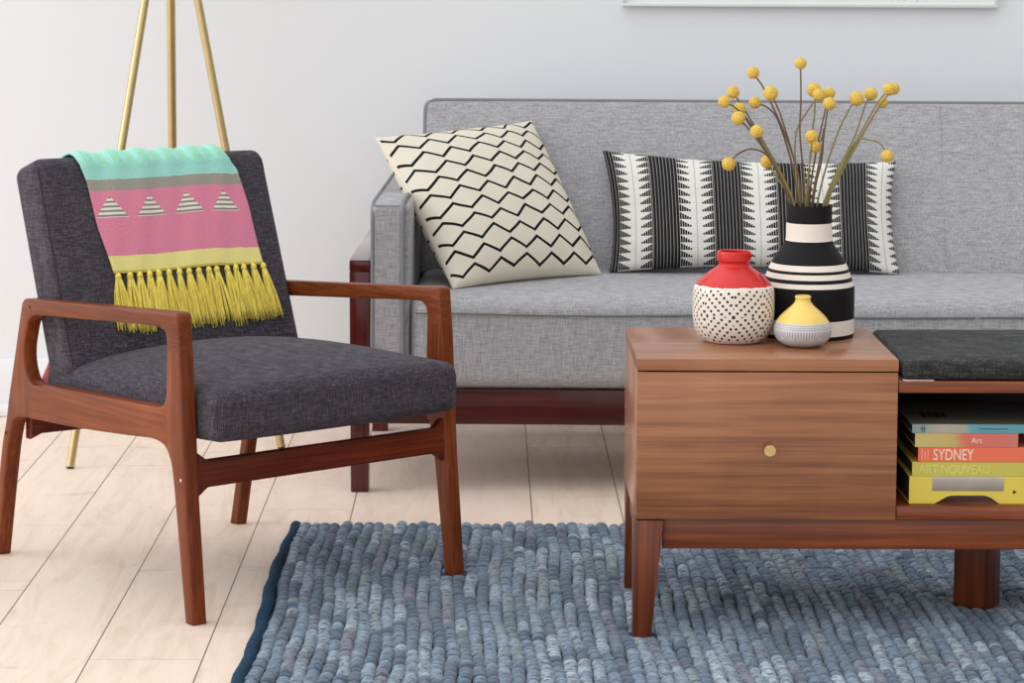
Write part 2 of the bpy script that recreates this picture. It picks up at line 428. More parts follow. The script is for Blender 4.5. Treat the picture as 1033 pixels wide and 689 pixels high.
# ------------------------------------------------------------------ throw over the chair back
def interp(x, xs, ys): return float(np.interp(x, xs, ys))
def throw_mat():
    t = NT('striped_throw'); uv = t.node('ShaderNodeUVMap').outputs[0]; s = t.sep(uv); u, v = s[0], s[1]
    wob = t.math('MULTIPLY', t.math('SUBTRACT', t.noise(t.mapping(uv, scale=(1, .2, 1)), 60, 2), .5), .004)
    vv = t.math('ADD', v, wob)
    f = t.math('ADD', vv, .7)          # v -0.7..0.3 -> 0..1
    S = lambda x: x + .7
    c = t.ramp(f, [(0, rgb(240, 128, 130)), (S(-.09), rgb(158, 226, 210)), (S(.044), rgb(158, 152, 142)), (S(.066), rgb(226, 132, 158)), (S(.203), rgb(240, 226, 138)), (S(.236), rgb(226, 208, 96))], 'CONSTANT')
    # faint green blocks along the mint band
    bu = t.math('ABSOLUTE', t.math('SUBTRACT', t.math('FRACT', t.math('DIVIDE', t.math('ADD', u, 10), .033)), .5))
    inb = t.math('MULTIPLY', t.math('LESS_THAN', bu, .30), t.math('LESS_THAN', t.math('ABSOLUTE', t.math('ADD', v, .008)), .022))
    c = t.mix(t.math('MULTIPLY', inb, .55), c, rgb(140, 212, 160))
    # striped triangles on the pink band
    tu = t.math('ABSOLUTE', t.math('MULTIPLY', t.math('SUBTRACT', t.math('FRACT', t.math('DIVIDE', t.math('SUBTRACT', u, .178 - .04725 - .945), .0945)), .5), .0945))
    h = t.math('DIVIDE', t.math('SUBTRACT', v, .080), .046)
    intri = t.math('MULTIPLY', t.math('LESS_THAN', tu, t.math('MULTIPLY', h, .037)), t.math('MULTIPLY', t.math('MULTIPLY', t.math('GREATER_THAN', h, 0), t.math('LESS_THAN', u, .506)), t.math('LESS_THAN', h, 1.0)))
    st = t.math('GREATER_THAN', t.math('SINE', t.math('MULTIPLY', t.math('SUBTRACT', v, .0), 2 * PI / .0096)), -.15)
    tc = t.mix(st, rgb(140, 128, 118), rgb(238, 232, 218))
    c = t.mix(intri, c, tc)
    n1 = t.ramp(t.noise(t.mapping(uv, scale=(1, 1, 1)), 300, 4, .75), [(.38, (0, 0, 0, 1)), (.65, (1, 1, 1, 1))])
    c = t.mix(t.math('MULTIPLY', t.math('SUBTRACT', 1, n1), .25), c, (1, 1, 1, 1), 'SOFT_LIGHT')
    c = t.mix(t.math('MULTIPLY', n1, .38), c, t.mix(.5, c, (.5, .45, .42, 1), 'MULTIPLY'))
    t.bump(n1, .5, .001)
    return t.done(c, .95, .15, Sheen_Weight=.3)
M['throw'] = throw_mat()
def spec_fr(name):
    t = NT(name); n = t.noise(t.mapping(t.coord(), scale=(1, 1, .1)), 300, 3)
    return t.done(t.ramp(n, [(.3, rgb(228, 198, 62)), (.7, rgb(255, 240, 120))]), .8, .2, Sheen_Weight=.2)
M['fringe'] = spec_fr('yellow_fringe')
throw = thing('throw_blanket', 'mint, pink and yellow woven throw with yellow fringe draped over the armchair back', 'blanket', O + U * -.66 + WV * .33 + ZV * .83, ANG)
TO = Vector((-.66, .33, .83))
# path of drape: parameter s (metres), s<0 over the top and down behind
def drape(s):
    """returns (point(u,z), normal) in chair local"""
    e = .007
    top_front = BP + Nf * e
    if s >= 0.012: return BP + Dn * s + Nf * (e + .002), Nf
    Rr = .030; arc = PI / 2 * Rr; c1 = BP + Dn * (Rr - e * .2) - Nf * (Rr)     # front top rounding centre
    s2 = 0.030 - s                                                   # distance past the tangent point
    rr = Rr + e + .002
    if s2 < arc:
        a = s2 / Rr; n = Nf * math.cos(a) - Dn * math.sin(a); return c1 + n * rr, n
    flat = .044
    if s2 < arc + flat:
        n = -Dn; return c1 + n * rr - Nf * (s2 - arc), n
    s3 = s2 - arc - flat; c2 = c1 - Nf * flat
    if s3 < arc:
        a = s3 / Rr; n = -Dn * math.cos(a) - Nf * math.sin(a); return c2 + n * rr, n
    s4 = s3 - arc; n = -Nf
    return c2 + n * (rr + .006) + Dn * s4 , n
LS = ([-.55, -.50, -.42, -.22, -.12, -.06, -.02, .01, .05, .146, .204, .245], [.026, .034, .085, .125, .130, .130, .126, .1236, .1340, .1415, .151, .157])
RS = ([-.55, -.16, -.10, -.06, -.02, .01, .036, .12, .2045, .245], [.430, .440, .445, .452, .468, .492, .514, .527, .532, .535])
Ns, Nw = 110, 70
vs = []; fs = []; uvs = {}
for i in range(Ns + 1):
    s = .243 - (.243 + .52) * i / Ns
    p, n = drape(s)
    for j in range(Nw + 1):
        t = j / Nw; wl = interp(s, *LS); wr = interp(s, *RS); w = wl + (wr - wl) * t
        amp = .0018 * math.exp(-((s + .02) / .05) ** 2) + .0009
        q = p + n * (amp * (1 + math.sin(w * 95 + s * 26)) + .002 * math.sin(w * 31 + s * 9) + .002)
        if s < 0.02 and s > -.12: q = q + n * .009 * math.exp(-((s + .035) / .04) ** 2)
        vs.append(Vector((q.x, w, q.z + .0015 * math.sin(w * 20))) - TO); uvs[len(vs) - 1] = (w, s)
for i in range(Ns):
    for j in range(Nw):
        a = i * (Nw + 1) + j; fs.append((a, a + 1, a + Nw + 2, a + Nw + 1))
me = bpy.data.meshes.new('cloth'); me.from_pydata(vs, [], fs); ul = me.uv_layers.new(name='UVMap')
for l in me.loops: ul.data[l.index].uv = uvs[l.vertex_index]
cloth = mk('cloth', me, M['throw'], throw, 0)
sm = cloth.modifiers.new('thick', 'SOLIDIFY'); sm.thickness = .004; sm.offset = 1
NTAS = 16
for k in range(NTAS):
    w = .166 + (.530 - .166) * k / (NTAS - 1) + random.uniform(-.003, .003); g = Geo()
    base = BP + Dn * .243 + Nf * .0135
    P = lambda w_, s_, n_: BP + Dn * s_ + Nf * n_ + Vector((0, w_, 0)) - TO
    g.add(sph_geo(P(w, .250, .015), .0068, 10, 7, (1, 1, 1.15)))
    g.add(tube_geo([P(w, .238, .012), P(w, .25, .0145)], .003, 6))
    ln = .110 + random.uniform(-.006, .006); sway = -.004 + .016 * k / NTAS + random.uniform(-.005, .006)
    for q in range(48):
        dw = random.uniform(-1, 1); dn = random.uniform(-1, 1); L2 = ln * random.uniform(.88, 1.05)
        w0 = w + dw * .0035; w1 = w + dw * .0115 + sway * .4; w2 = w + dw * .0185 + sway + random.uniform(-.003, .003)
        g.add(tube_geo(bez([P(w0, .252, .0145 + dn * .003), P(w1, .252 + L2 * .35, .014 + dn * .0055), P(w1 * .4 + w2 * .6, .252 + L2 * .7, .0135 + dn * .006), P(w2, .252 + L2, .012 + dn * .007)], 6), .0015, 4, False, .0010))
    g.build('tassel', M['fringe'], throw, 0)

# the two side frames close in towards the back: shape every piece of the chair (and the throw on it) the same way
def taper(ob, off):
    for ch in ob.children:
        for v_ in ch.data.vertices:
            u, w_ = v_.co.x + off.x, v_.co.y + off.y
            v_.co.x = u * (1 - .090 * w_ / .6) - off.x; v_.co.y = w_ * (1 + .145 * u * w_ / .6) - off.y
        taper(ch, off)
taper(chair, Vector((0, 0, 0))); taper(throw, TO)

# ------------------------------------------------------------------ sofa
SA = math.radians(-1.4); SO = flr(351, 497); SO.z = 0
sofa = thing('sofa', 'long grey linen sofa with piped arms on a dark red wooden base', 'sofa', SO, SA)
SXv = Vector((math.cos(SA), math.sin(SA), 0)); SYv = Vector((-math.sin(SA), math.cos(SA), 0))
def S2W(p): return SO + SXv * p[0] + SYv * p[1] + ZV * p[2]
def on_v(px, py, v):
    p = hit(px, py, SO + SYv * v, SYv) - SO; return Vector((p.dot(SXv), v, p.z))
SL, SR, SMID = .143, 2.74, 1.440
def piping(pts, par, mat='sofapipe', r=.0045, closed=False): return tube('piping', pts, r, M[mat], par, 8, closed)
# wooden side frames
for side in (0, 1):
    f = (lambda x: x) if side == 0 else (lambda x: SL + SR - x)
    def bx(n_, x0, x1, y0, y1, z0, z1, m_='mahogany_z', bev=.003):
        a, b = sorted((f(x0), f(x1))); return box(n_, a, b, y0, y1, z0, z1, M[m_], sofa, bev)
    a, b = sorted((f(.003), f(.050)))
    hexa('leg', [(a + .003, .004, 0), (b - .003, .004, 0), (b - .003, .05, 0), (a + .003, .05, 0), (a, 0, .514), (b, 0, .514), (b, .055, .514), (a, .055, .514)], M['mahogany_z'], sofa, .003)
    a, b = sorted((f(.000), f(.045)))
    hexa('leg', [(a + .002, .78, 0), (b - .002, .78, 0), (b - .002, .82, 0), (a + .002, .82, 0), (a, .765, .514), (b, .765, .514), (b, .81, .514), (a, .81, .514)], M['mahogany_z'], sofa, .003)
    bx('side_rail', .003, .050, .0, .81, .5141, .5385)
    bx('added_gloss_sheet', .003, .050, .002, .81, .5386, .5405, 'mahogany_top', .0008)  # added thin sheet, extra reflective, so the rail top reads bright
    bx('lower_rail', .010, .045, .05, .785, .175, .24)
box('front_rail', .050, 2.835, .012, .040, .160, .2415, M['mahogany'], sofa, .002)
box('rear_rail', .050, 2.835, .770, .795, .160, .2415, M['mahogany'], sofa, .002)
# seat: two halves meeting at a seam
def seat_half(x0, x1):
    zb, zt, y0, y1 = .2425, .462, .002, .64
    L = x1 - x0; hx = L / 2; hy = (y1 - y0) / 2; hz = (zt - zb) / 2
    def disp(p):
        x, y, z = p
        k = max(0, 1 - (abs(x) / hx) ** 6)
        if z > 0 and y < -hy + .07:      # soft front crown
            t = (-hy + .07 - y) / .07; z -= .010 * t * t * (z / hz)
        if y < -hy + .03: y -= .008 * max(0, 1 - abs(z / hz) ** 3) * k
        return (x, y, z)
    return rbox('seat', (L, 2 * hy, 2 * hz), .034, M['sofafab'], sofa, (40, 16, 6), disp, lambda p: Vector(p) + Vector(((x0 + x1) / 2, (y0 + y1) / 2, (zb + zt) / 2)))
s1 = s2 = seat_half(SL, SR)
for x0, x1, par in ((SL + .012, SMID - .004, s1), (SMID + .004, SR - .012, s2)):
    tube('seat_seam', [(x, -.0065 - .0015 * math.sin((x - x0) / (x1 - x0) * PI) , .4185 + .0016 * math.sin(x * 9)) for x in np.linspace(x0, x1, 40)], .0022, M['sofaseam'], par, 6)
tube('seat_seam', bez([(SMID - .020, .36, .4612), (SMID - .008, .20, .4612), (SMID, .10, .4600), (SMID, .05, .4545), (SMID, .018, .4405), (SMID, .003, .4250), (SMID, -.0045, .40), (SMID, -.006, .3), (SMID, -.001, .265)], 40), .0013, M['sofafab'], s1, 6)
# back: leaning panels with piped edge
BB = Vector((0, .478, .45)); BTt = Vector((0, .655, .878)); bd = (BTt - BB); bl = bd.length; bdir = bd.normalized(); bn = Vector((0, -bdir.z, bdir.y))
BTH = .125
def back_half(x0, x1):
    L = x1 - x0
    def xf(p): return BB + bdir * (p[2] + bl / 2) - bn * (p[1] + BTH / 2) * 1 + Vector(((x0 + x1) / 2 + p[0], 0, 0))
    def disp(p):
        x, y, z = p; k = max(0, 1 - (abs(x) / (L / 2)) ** 8) * max(0, 1 - (abs(z) / (bl / 2)) ** 4)
        if y < 0: y -= .010 * k
        return (x, y, z)
    return rbox('backrest', (L, BTH, bl), .016, M['sofafab'], sofa, (40, 4, 14), disp, xf)
b1 = b2 = back_half(SL - .002, SR + .002)
def on_back(x, h, off=0): return BB + bdir * h + bn * (off - .0035) + Vector((x, 0, 0))
def crn(x0, sg): # rounded top corner of piping
    R = .030; return [on_back(x0 + sg * R * (1 - math.cos(a)), bl - .004 - R + R * math.sin(a)) for a in np.linspace(0, PI / 2, 8)]
x0 = SL + .002; piping([on_back(x0, .02)] + [on_back(x0, h) for h in np.linspace(.1, bl - .04, 6)] + crn(x0, 1) + [on_back(x, bl - .004) for x in np.linspace(x0 + .05, SMID, 20)], b1, r=.0045)
x0 = SR - .002; piping([on_back(x0, .02)] + [on_back(x0, h) for h in np.linspace(.1, bl - .04, 6)] + crn(x0, -1) + [on_back(x, bl - .004) for x in np.linspace(x0 - .05, SMID, 20)], b2, r=.0045)
tube('backrest_seam', [on_back(SMID, h, .0035 + .0095 * min(1, (bl - h) / .05) ) for h in np.linspace(.03, bl - .008, 24)], .0013, M['sofafab'], b1, 6)
tube('backrest_seam', [on_back(.782, h, -.0025 + .009) for h in np.linspace(bl - .10, bl - .02, 6)], .0022, M['sofafab'], b1, 6)
# arms: boxed pad, piped, inner face padded
for side in (0, 1):
    f = (lambda x: x) if side == 0 else (lambda x: SL + SR - x)
    ax0, ax1, az0, az1, ay1 = .054, .126, .244, .672, .80
    def disp(p):
        x, y, z = p; k = max(0, 1 - (abs(y) / .4) ** 4) * max(0, 1 - (abs(z) / .21) ** 4)
        if x > .02: x += .012 * k
        # top drops a little where it rounds over at the front
        if y < -.36 and z > .15: z -= .010 * ((-.36 - y) / .04) ** 2
        return (x, y, z)
    cx = (ax0 + ax1) / 2; 
    def xf(p): q = (p[0] + cx, p[1] + (ay1 + .0) / 2, p[2] + (az0 + az1) / 2); return (f(q[0]), q[1], q[2])
    arm = rbox('armrest', (ax1 - ax0, ay1, az1 - az0), .010, M['sofafab'], sofa, (4, 20, 10), disp, xf)
    for xx in (ax0 + .002, ax1 - .001):
        pts = [(f(xx), .002, z) for z in np.linspace(az0 + .01, az1 - .05, 8)]
        pts += [(f(xx), .002 + .030 * (1 - math.cos(a)), az1 - .034 + .030 * math.sin(a)) for a in np.linspace(.2, PI / 2, 7)]
        pts += [(f(xx), y, az1 - .001) for y in np.linspace(.08, .78, 8)]
        piping(pts, arm, r=.0045)
    tube('arm_seam', [(f(x), -.0004, az1 - .006) for x in np.linspace(ax0 + .006, ax1 - .006, 5)], .0015, M['sofaseam'], arm, 6)
    # padded inner panel
    rbox('inner_panel', (.020, .56, .39), .0095, M['sofafab'], arm, (2, 12, 8), None, lambda p: (f(p[0] + ax1 + .0045), p[1] + .305, p[2] + .470))

# ------------------------------------------------------------------ cushions
def pillow(name, c4, thick, mat, label, group, pinch=.05, N=44, cat='cushion', pipe=None, sag=0.0, pw=2.2):
    """c4 = BL, BR, TR, TL world corners; u to the right, v up; front faces the camera side"""
    BL, BR, TR, TL = [Vector(p) for p in c4]; ctr = (BL + BR + TR + TL) / 4
    nrm = (BR - BL).cross(TL - BL).normalized()
    if nrm.y > 0: nrm = -nrm
    me = bpy.data.meshes.new('cover'); vs = []; fs = []; uv = []
    Wd = ((BR - BL).length + (TR - TL).length) / 2; Hd = ((TL - BL).length + (TR - BR).length) / 2
    xs = [math.sin(PI / 2 * (2 * i / N - 1)) * .35 + (2 * i / N - 1) * .65 for i in range(N + 1)]
    def P(a, b, sgn):
        a2 = a * (1 - pinch * (1 - b * b) * abs(a) ** 3 * (Hd / max(Wd, Hd))); b2 = b * (1 - pinch * 1.2 * (1 - a * a) * abs(b) ** 3)
        s, t = (a2 + 1) / 2, (b2 + 1) / 2
        q = BL * (1 - s) * (1 - t) + BR * s * (1 - t) + TR * s * t + TL * (1 - s) * t
        h = thick / 2 * (max(0, 1 - abs(a) ** pw) ** .55) * (max(0, 1 - abs(b) ** pw) ** .55)
        wr = .0015 * math.sin(a * 11 + b * 7) * math.sin(b * 9 - a * 4)
        # wrinkles near corners
        wr += .0025 * math.sin(14 * (a - b)) * (abs(a) * abs(b)) ** 2 * (1 - abs(a) ** 8) * (1 - abs(b) ** 8)
        return q + nrm * (sgn * (h + .002) + (wr if sgn > 0 else 0)) - ctr
    n1 = N + 1
    for sgn in (1, -1):
        for j in range(n1):
            for i in range(n1): vs.append(P(xs[i], xs[j], sgn)); uv.append(((xs[i] + 1) / 2 * Wd, (xs[j] + 1) / 2 * Hd))
    for sgn, o in ((1, 0), (-1, n1 * n1)):
        for j in range(N):
            for i in range(N):
                a = o + j * n1 + i; q = (a, a + 1, a + n1 + 1, a + n1); fs.append(q if sgn > 0 else q[::-1])
    ring = [(i, 0) for i in range(N)] + [(N, j) for j in range(N)] + [(i, N) for i in range(N, 0, -1)] + [(0, j) for j in range(N, 0, -1)]
    R = [j * n1 + i for i, j in ring]
    for k in range(len(R)):
        a, b = R[k], R[(k + 1) % len(R)]; fs.append((a, a + n1 * n1, b + n1 * n1, b))
    me.from_pydata(vs, [], fs); l = me.uv_layers.new(name='UVMap')
    for lp in me.loops: l.data[lp.index].uv = uv[lp.vertex_index]
    bm = bmesh.new(); bm.from_mesh(me); bmesh.ops.recalc_face_normals(bm, faces=bm.faces); bm.to_mesh(me); bm.free()
    o = mk(name, me, mat, None, 0); o.location = ctr; tag(o, label, cat, group)
    if pipe:
        edge = [(vs[k] + vs[k + n1 * n1]) / 2 for k in R]
        tube('edge_seam', edge, .0024, pipe, o, 6, True)
    return o
def zig_mat():
    t = NT('zigzag_cotton'); uv = t.node('ShaderNodeUVMap').outputs[0]
    # hand-drawn wobble
    nz = t.node('ShaderNodeTexNoise'); t.l.new(uv, nz.inputs[0]); nz.inputs['Scale'].default_value = 9; nz.inputs['Detail'].default_value = 1
    sb = t.node('ShaderNodeVectorMath', operation='SUBTRACT'); t.l.new(nz.outputs[1], sb.inputs[0]); sb.inputs[1].default_value = (.5, .5, .5)
    sc = t.node('ShaderNodeVectorMath', operation='SCALE'); t.l.new(sb.outputs[0], sc.inputs[0]); sc.inputs['Scale'].default_value = .016
    ad = t.node('ShaderNodeVectorMath', operation='ADD'); t.l.new(uv, ad.inputs[0]); t.l.new(sc.outputs[0], ad.inputs[1])
    s = t.sep(ad.outputs[0]); u, v = s[0], s[1]
    PU, RV, A = .0770, .0400, .0250
    out = None
    # nearest line: test three candidate rows, odd rows shifted by half a period
    r0 = t.math('FLOOR', t.math('DIVIDE', v, RV))
    for k in (-2, -1, 0, 1):
        r = t.math('ADD', r0, float(k)); odd = t.math('FRACT', t.math('MULTIPLY', t.math('ADD', r, 100), .5))   # 0 or .5
        ph = t.math('FRACT', t.math('ADD', t.math('ADD', t.math('DIVIDE', u, PU), odd), 20.15))
        tri = t.math('ABSOLUTE', t.math('SUBTRACT', t.math('MULTIPLY', ph, 2), 1))       # 1..0..1
        y = t.math('ADD', t.math('MULTIPLY', t.math('ADD', r, .75), RV), t.math('MULTIPLY', t.math('SUBTRACT', tri, .5), A))
        d = t.math('ABSOLUTE', t.math('SUBTRACT', v, y)); out = d if out is None else t.math('MINIMUM', out, d)
    ln = t.math('LESS_THAN', out, .0040)
    s0 = t.sep(uv); e = .003
    ins = t.math('MULTIPLY', t.math('GREATER_THAN', s0[0], e), t.math('MULTIPLY', t.math('GREATER_THAN', s0[1], .010), t.math('LESS_THAN', s0[0], .470)))
    n = t.noise(uv, 500, 3)
    base = t.mix(n, rgb(212, 202, 182), rgb(236, 228, 210))
    c = t.mix(t.math('MULTIPLY', ln, ins), base, rgb(26, 24, 24))
    t.bump(n, .3, .0008)
    return t.done(c, .9, .2)
M['zig'] = zig_mat()
zc_ = .462
def seat_pt(px, py, z=zc_):
    p = flr(px, py, z); return p
PB = seat_pt(457, 292); PR = seat_pt(607, 277); e_ = PR - PB
TLp = hit(379, 139, PB, e_); TRp = hit(536, 122, PR, e_)
lift = Vector((0, 0, .0))
pillow('throw_pillow', (PB, PR, TRp, TLp), .165, M['zig'], 'square cream pillow with black zigzag lines leaning on the left sofa arm', None, .045, 52, 'pillow')
def lum_mat(Wd, x_off):
    t = NT('woven_stripe'); uv = t.node('ShaderNodeUVMap').outputs[0]; s = t.sep(uv); u, v = s[0], s[1]
    PD = .1563
    ph = t.math('FRACT', t.math('ADD', t.math('DIVIDE', t.math('SUBTRACT', u, x_off), PD), 10.5))
    d = t.math('MULTIPLY', t.math('ABSOLUTE', t.math('SUBTRACT', ph, .5)), PD)        # distance from centre of black band
    wb, Lt = .0350, .0290
    black = t.math('LESS_THAN', d, wb)
    fine = t.math('GREATER_THAN', t.math('SINE', t.math('MULTIPLY', t.math('SUBTRACT', ph, .5), 2 * PI * PD / .0085)), .84)
    fine = t.math('MULTIPLY', fine, t.math('LESS_THAN', d, wb - .001))
    q = t.math('DIVIDE', t.math('FLOOR', t.math('MULTIPLY', t.math('DIVIDE', t.math('SUBTRACT', d, wb), Lt), 5)), 5)
    fq = t.math('FRACT', t.math('MULTIPLY', t.math('DIVIDE', t.math('SUBTRACT', d, wb), Lt), 5))
    fv = t.math('FRACT', t.math('DIVIDE', v, .0196)); hv = t.math('ADD', fv, t.math('MULTIPLY', t.math('LESS_THAN', fv, .08), 1))
    tooth = t.math('LESS_THAN', hv, t.math('SUBTRACT', .96, t.math('MULTIPLY', q, .80)))
    tooth = t.math('MULTIPLY', tooth, t.math('MULTIPLY', t.math('GREATER_THAN', d, wb), t.math('LESS_THAN', d, wb + Lt)))
    tooth = t.math('MULTIPLY', tooth, t.math('GREATER_THAN', fq, .16))
    isb = t.math('MAXIMUM', black, tooth)
    mid = t.math('GREATER_THAN', d, PD / 2 - .0008)
    n = t.noise(t.mapping(uv, scale=(1, .3, 1)), 500, 3)
    white = t.mix(n, rgb(212, 208, 200), rgb(238, 235, 228)); blk = t.mix(n, rgb(18, 17, 18), rgb(40, 38, 38))
    white = t.mix(mid, white, rgb(160, 158, 152))
    blk = t.mix(fine, blk, rgb(150, 146, 142))
    t.bump(t.math('ADD', n, t.math('MULTIPLY', isb, .6)), .5, .0012)
    return t.done(t.mix(isb, white, blk), .9, .2)
ll = [on_v(615, 276, .43), on_v(908, 277, .43), on_v(904, 163, .555), on_v(608, 152, .555)]
ll[0].z = ll[1].z = .4635
LB, LR_, LTR, LTL = [S2W(p) for p in ll]
Lw = ((LR_ - LB).length + (LTR - LTL).length) / 2
M['lumbar'] = lum_mat(Lw, .1410)
pillow('lumbar_pillow', (LB, LR_, LTR, LTL), .12, M['lumbar'], 'long black and white pillow with toothed stripes leaning on the sofa back', None, .11, 64, 'pillow', None, 0, 3.0)

# ------------------------------------------------------------------ console bench
FY = 4.694; BY = 5.096; CXL, CXR = .2708, .7445
con = thing('media_bench', 'low walnut bench with a drawer and open book shelf on tapered legs', 'bench', (CXL, FY, 0))
CO = Vector((CXL, FY, 0))
def cb(n_, x0, x1, y0, y1, z0, z1, m_='walnut', bev=.0015, par=None): return box(n_, x0 - CO.x, x1 - CO.x, y0 - CO.y, y1 - CO.y, z0, z1, M[m_], par or con, bev)
XE = 1.62
cb('side_panel', CXL, CXL + .019, FY + .0185, BY, .2205, .4945, 'walnut_lit')
cb('side_panel', CXR - .019, CXR, FY + .0185, BY, .2205, .4945, 'walnut_lit')
cb('cabinet_top', CXL, CXR, FY, BY, .4950, .5165, 'walnut', .0012)
cb('cabinet_base', CXL + .0191, CXR - .0191, FY + .0185, BY - .0105, .2205, .238, 'walnut_dark')
dr = cb('drawer', CXL + .0012, CXR - .0008, FY, FY + .018, .2225, .4925, 'walnut', .0012)
kb = Geo().add(tube_geo([(.2403, -.0005, .3535), (.2403, -.014, .3535)], .0048, 20)).add(tube_geo([(.2403, -.012, .3535), (.2403, -.0145, .3535), (.2403, -.0205, .3535), (.2403, -.022, .3535)], .0105, 28)).build('knob', M['brass'], dr, 40)
cb('bench_board', CXR + .0005, XE, FY + .004, BY, .4555, .4775, 'walnut_dark')
cb('shelf_board', CXR + .0005, XE, FY + .004, BY - .0105, .2225, .2475, 'walnut_dark')
cb('end_panel', XE - .019, XE, FY + .006, BY - .0105, .2480, .4550, 'walnut_lit')
cb('back_panel', CXL + .02, XE, BY - .010, BY - .002, .2380, .4550, 'black', 0)
cb('apron', CXL + .0505, XE - .05, FY + .018, FY + .036, .1645, .2200, 'walnut_dark')
cb('apron', CXL + .0505, XE - .05, BY - .036, BY - .018, .1645, .2200, 'walnut_dark')
cb('side_apron', CXL + .008, CXL + .026, FY + .047, BY - .047, .1645, .2200, 'walnut_dark')
def cleg(xo, sg, yo, sy, zb=.003):
    """tapered leg, outer edges upright"""
    x = xo - CO.x; y = yo - CO.y; tw, bw = .0545, .0335
    def rect(w, z):
        a, b = sorted((x, x + sg * w)); c, d = sorted((y, y + sy * w)); return [(a, c, z), (b, c, z), (b, d, z), (a, d, z)]
    hexa('leg', rect(bw, zb) + rect(tw, .2203), M['walnut_leg'], con, .0018)
cleg(CXL - .0032, 1, FY + .001, 1); cleg(CXL + .001, 1, BY - .001, -1); cleg(XE, -1, FY + .001, 1); cleg(XE, -1, BY - .001, -1)
# turned square centre leg
cx_, cy_ = .9466 - CO.x, 4.8905 - CO.y; ra = math.radians(36)
d1 = Vector((-math.sin(ra + .35), math.cos(ra + .35), 0)); d1 = Vector((-.80, .60, 0)).normalized(); d2 = Vector((.60, .80, 0)).normalized(); Sd = .066
cr = Vector((cx_, cy_, 0)); q4 = [cr, cr + d2 * Sd, cr + d2 * Sd + d1 * Sd, cr + d1 * Sd]
hexa('leg', [tuple(p + Vector((0, 0, .003))) for p in q4] + [tuple(p + Vector((0, 0, .2222))) for p in q4], M['walnut_leg'], con, .002)
cb('underlabel', .7535, .7535 + .056, FY + .0025, FY + .06, .4776, .4796, 'label', .0004)

# bench cushion
def bc_disp(p):
    x, y, z = p
    k = max(0, 1 - (abs(x) / .42) ** 6) * max(0, 1 - (abs(y) / .195) ** 4)
    if z > 0: z += .008 * k + .0012 * math.sin(x * 33) * k
    return (x, y, z)
bcush = rbox('bench_cushion', (.850, .398, .0355), .0125, M['benchfab'], None, (30, 16, 2), bc_disp, None)
bcush.location = (.7490 + .427, 4.689 + .2, .4802 + .0180); tag(bcush, 'flat charcoal woven cushion on the open bench beside the vases', 'cushion')

# ------------------------------------------------------------------ books on the shelf
def mat_grad(name, stops, rough=.45, axis=0, noise=.0):
    t = NT(name); s = t.sep(t.coord()); f = t.math('ADD', s[axis], t.math('MULTIPLY', t.math('SUBTRACT', t.noise(t.coord(), 25, 2), .5), noise))
    return t.done(t.ramp(f, stops, 'LINEAR'), rough, .4)
BKY = FY + .024
M['pages'] = plain('book_pages_shaded', rgb(84, 78, 66), .9, .1)  # paper colour darkened to paint in the shade within the shelf
M['bk_yellow'] = plain('book_yellow', rgb(230, 206, 84), .45, .4, .03)
M['bk_lime'] = plain('book_lime', rgb(206, 194, 88), .45, .4, .03)
M['bk_coral'] = plain('book_coral', rgb(240, 116, 84), .45, .4, .03)
M['bk_art'] = mat_grad('book_art', [(.0, rgb(204, 186, 116)), (.074, rgb(196, 172, 104)), (.092, rgb(216, 110, 92)), (.19, rgb(206, 120, 104))], .45, 0, .03)
M['bk_blue'] = mat_grad('book_blue', [(.0, rgb(132, 152, 148)), (.05, rgb(178, 166, 150)), (.095, rgb(170, 164, 148)), (.108, rgb(96, 158, 172)), (.2, rgb(92, 152, 168))], .45, 0, .01)
M['bk_blue_top'] = plain('book_top', rgb(104, 108, 94), .5, .4)
M['txt_lite'] = plain('spine_letter_cream', rgb(244, 226, 200), .5, .3)
M['txt_lime'] = plain('spine_letter_pale', rgb(226, 222, 128), .5, .3)
M['txt_coral'] = plain('spine_letter_coral_pale', rgb(246, 168, 138), .5, .3)
M['txt_dark'] = plain('spine_mark_dark', rgb(42, 78, 96), .5, .3)
M['txt_black'] = plain('spine_mark_black', rgb(24, 22, 20), .5, .3)
M['grey_print'] = mat_grad('spine_photo', [(.0, rgb(140, 128, 116)), (.02, rgb(176, 168, 156)), (.03, rgb(206, 200, 190))], .5, 2, .01)
M['grey_arch'] = mat_grad('spine_arch_photo', [(.0, rgb(86, 52, 40)), (.008, rgb(100, 72, 60)), (.02, rgb(124, 122, 128))], .5, 2, .002)
GB = 'stack of books in the open shelf'
def book(name, x0, x1, z0, z1, dep, cover, label, yo=0):
    L = x1 - x0; h = z1 - z0; b = thing(name, label, 'book', (x0, BKY + yo, z0), 0, GB); c = .0012
    # cover: spine + two boards, one mesh
    bm = bmesh.new()
    def bxm(a0, a1, b0, b1, c0, c1):
        v = [bm.verts.new(p) for p in ((a0, b0, c0), (a1, b0, c0), (a1, b1, c0), (a0, b1, c0), (a0, b0, c1), (a1, b0, c1), (a1, b1, c1), (a0, b1, c1))]
        for f in ((0, 3, 2, 1), (4, 5, 6, 7), (0, 1, 5, 4), (1, 2, 6, 5), (2, 3, 7, 6), (3, 0, 4, 7)): bm.faces.new([v[i] for i in f])
    bxm(0, L, 0, c, 0, h); bxm(0, L, c, dep, 0, c); bxm(0, L, c, dep, h - c, h)
    me = bpy.data.meshes.new('cover'); bmesh.ops.bevel(bm, geom=[e for e in bm.edges], offset=.0004, segments=1, affect='EDGES'); bmesh.ops.recalc_face_normals(bm, faces=bm.faces); bm.to_mesh(me); bm.free()
    mk('cover', me, cover, b, 30)
    box('pages', .003, L - .003, c, dep - .004, c, h - c, M['pages'], b, 0)
    return b
b5 = book('yellow_book', .7710, 1.020, .2477, .2985, .26, M['bk_yellow'], 'thick yellow book with photo panels, bottom of the shelf stack')
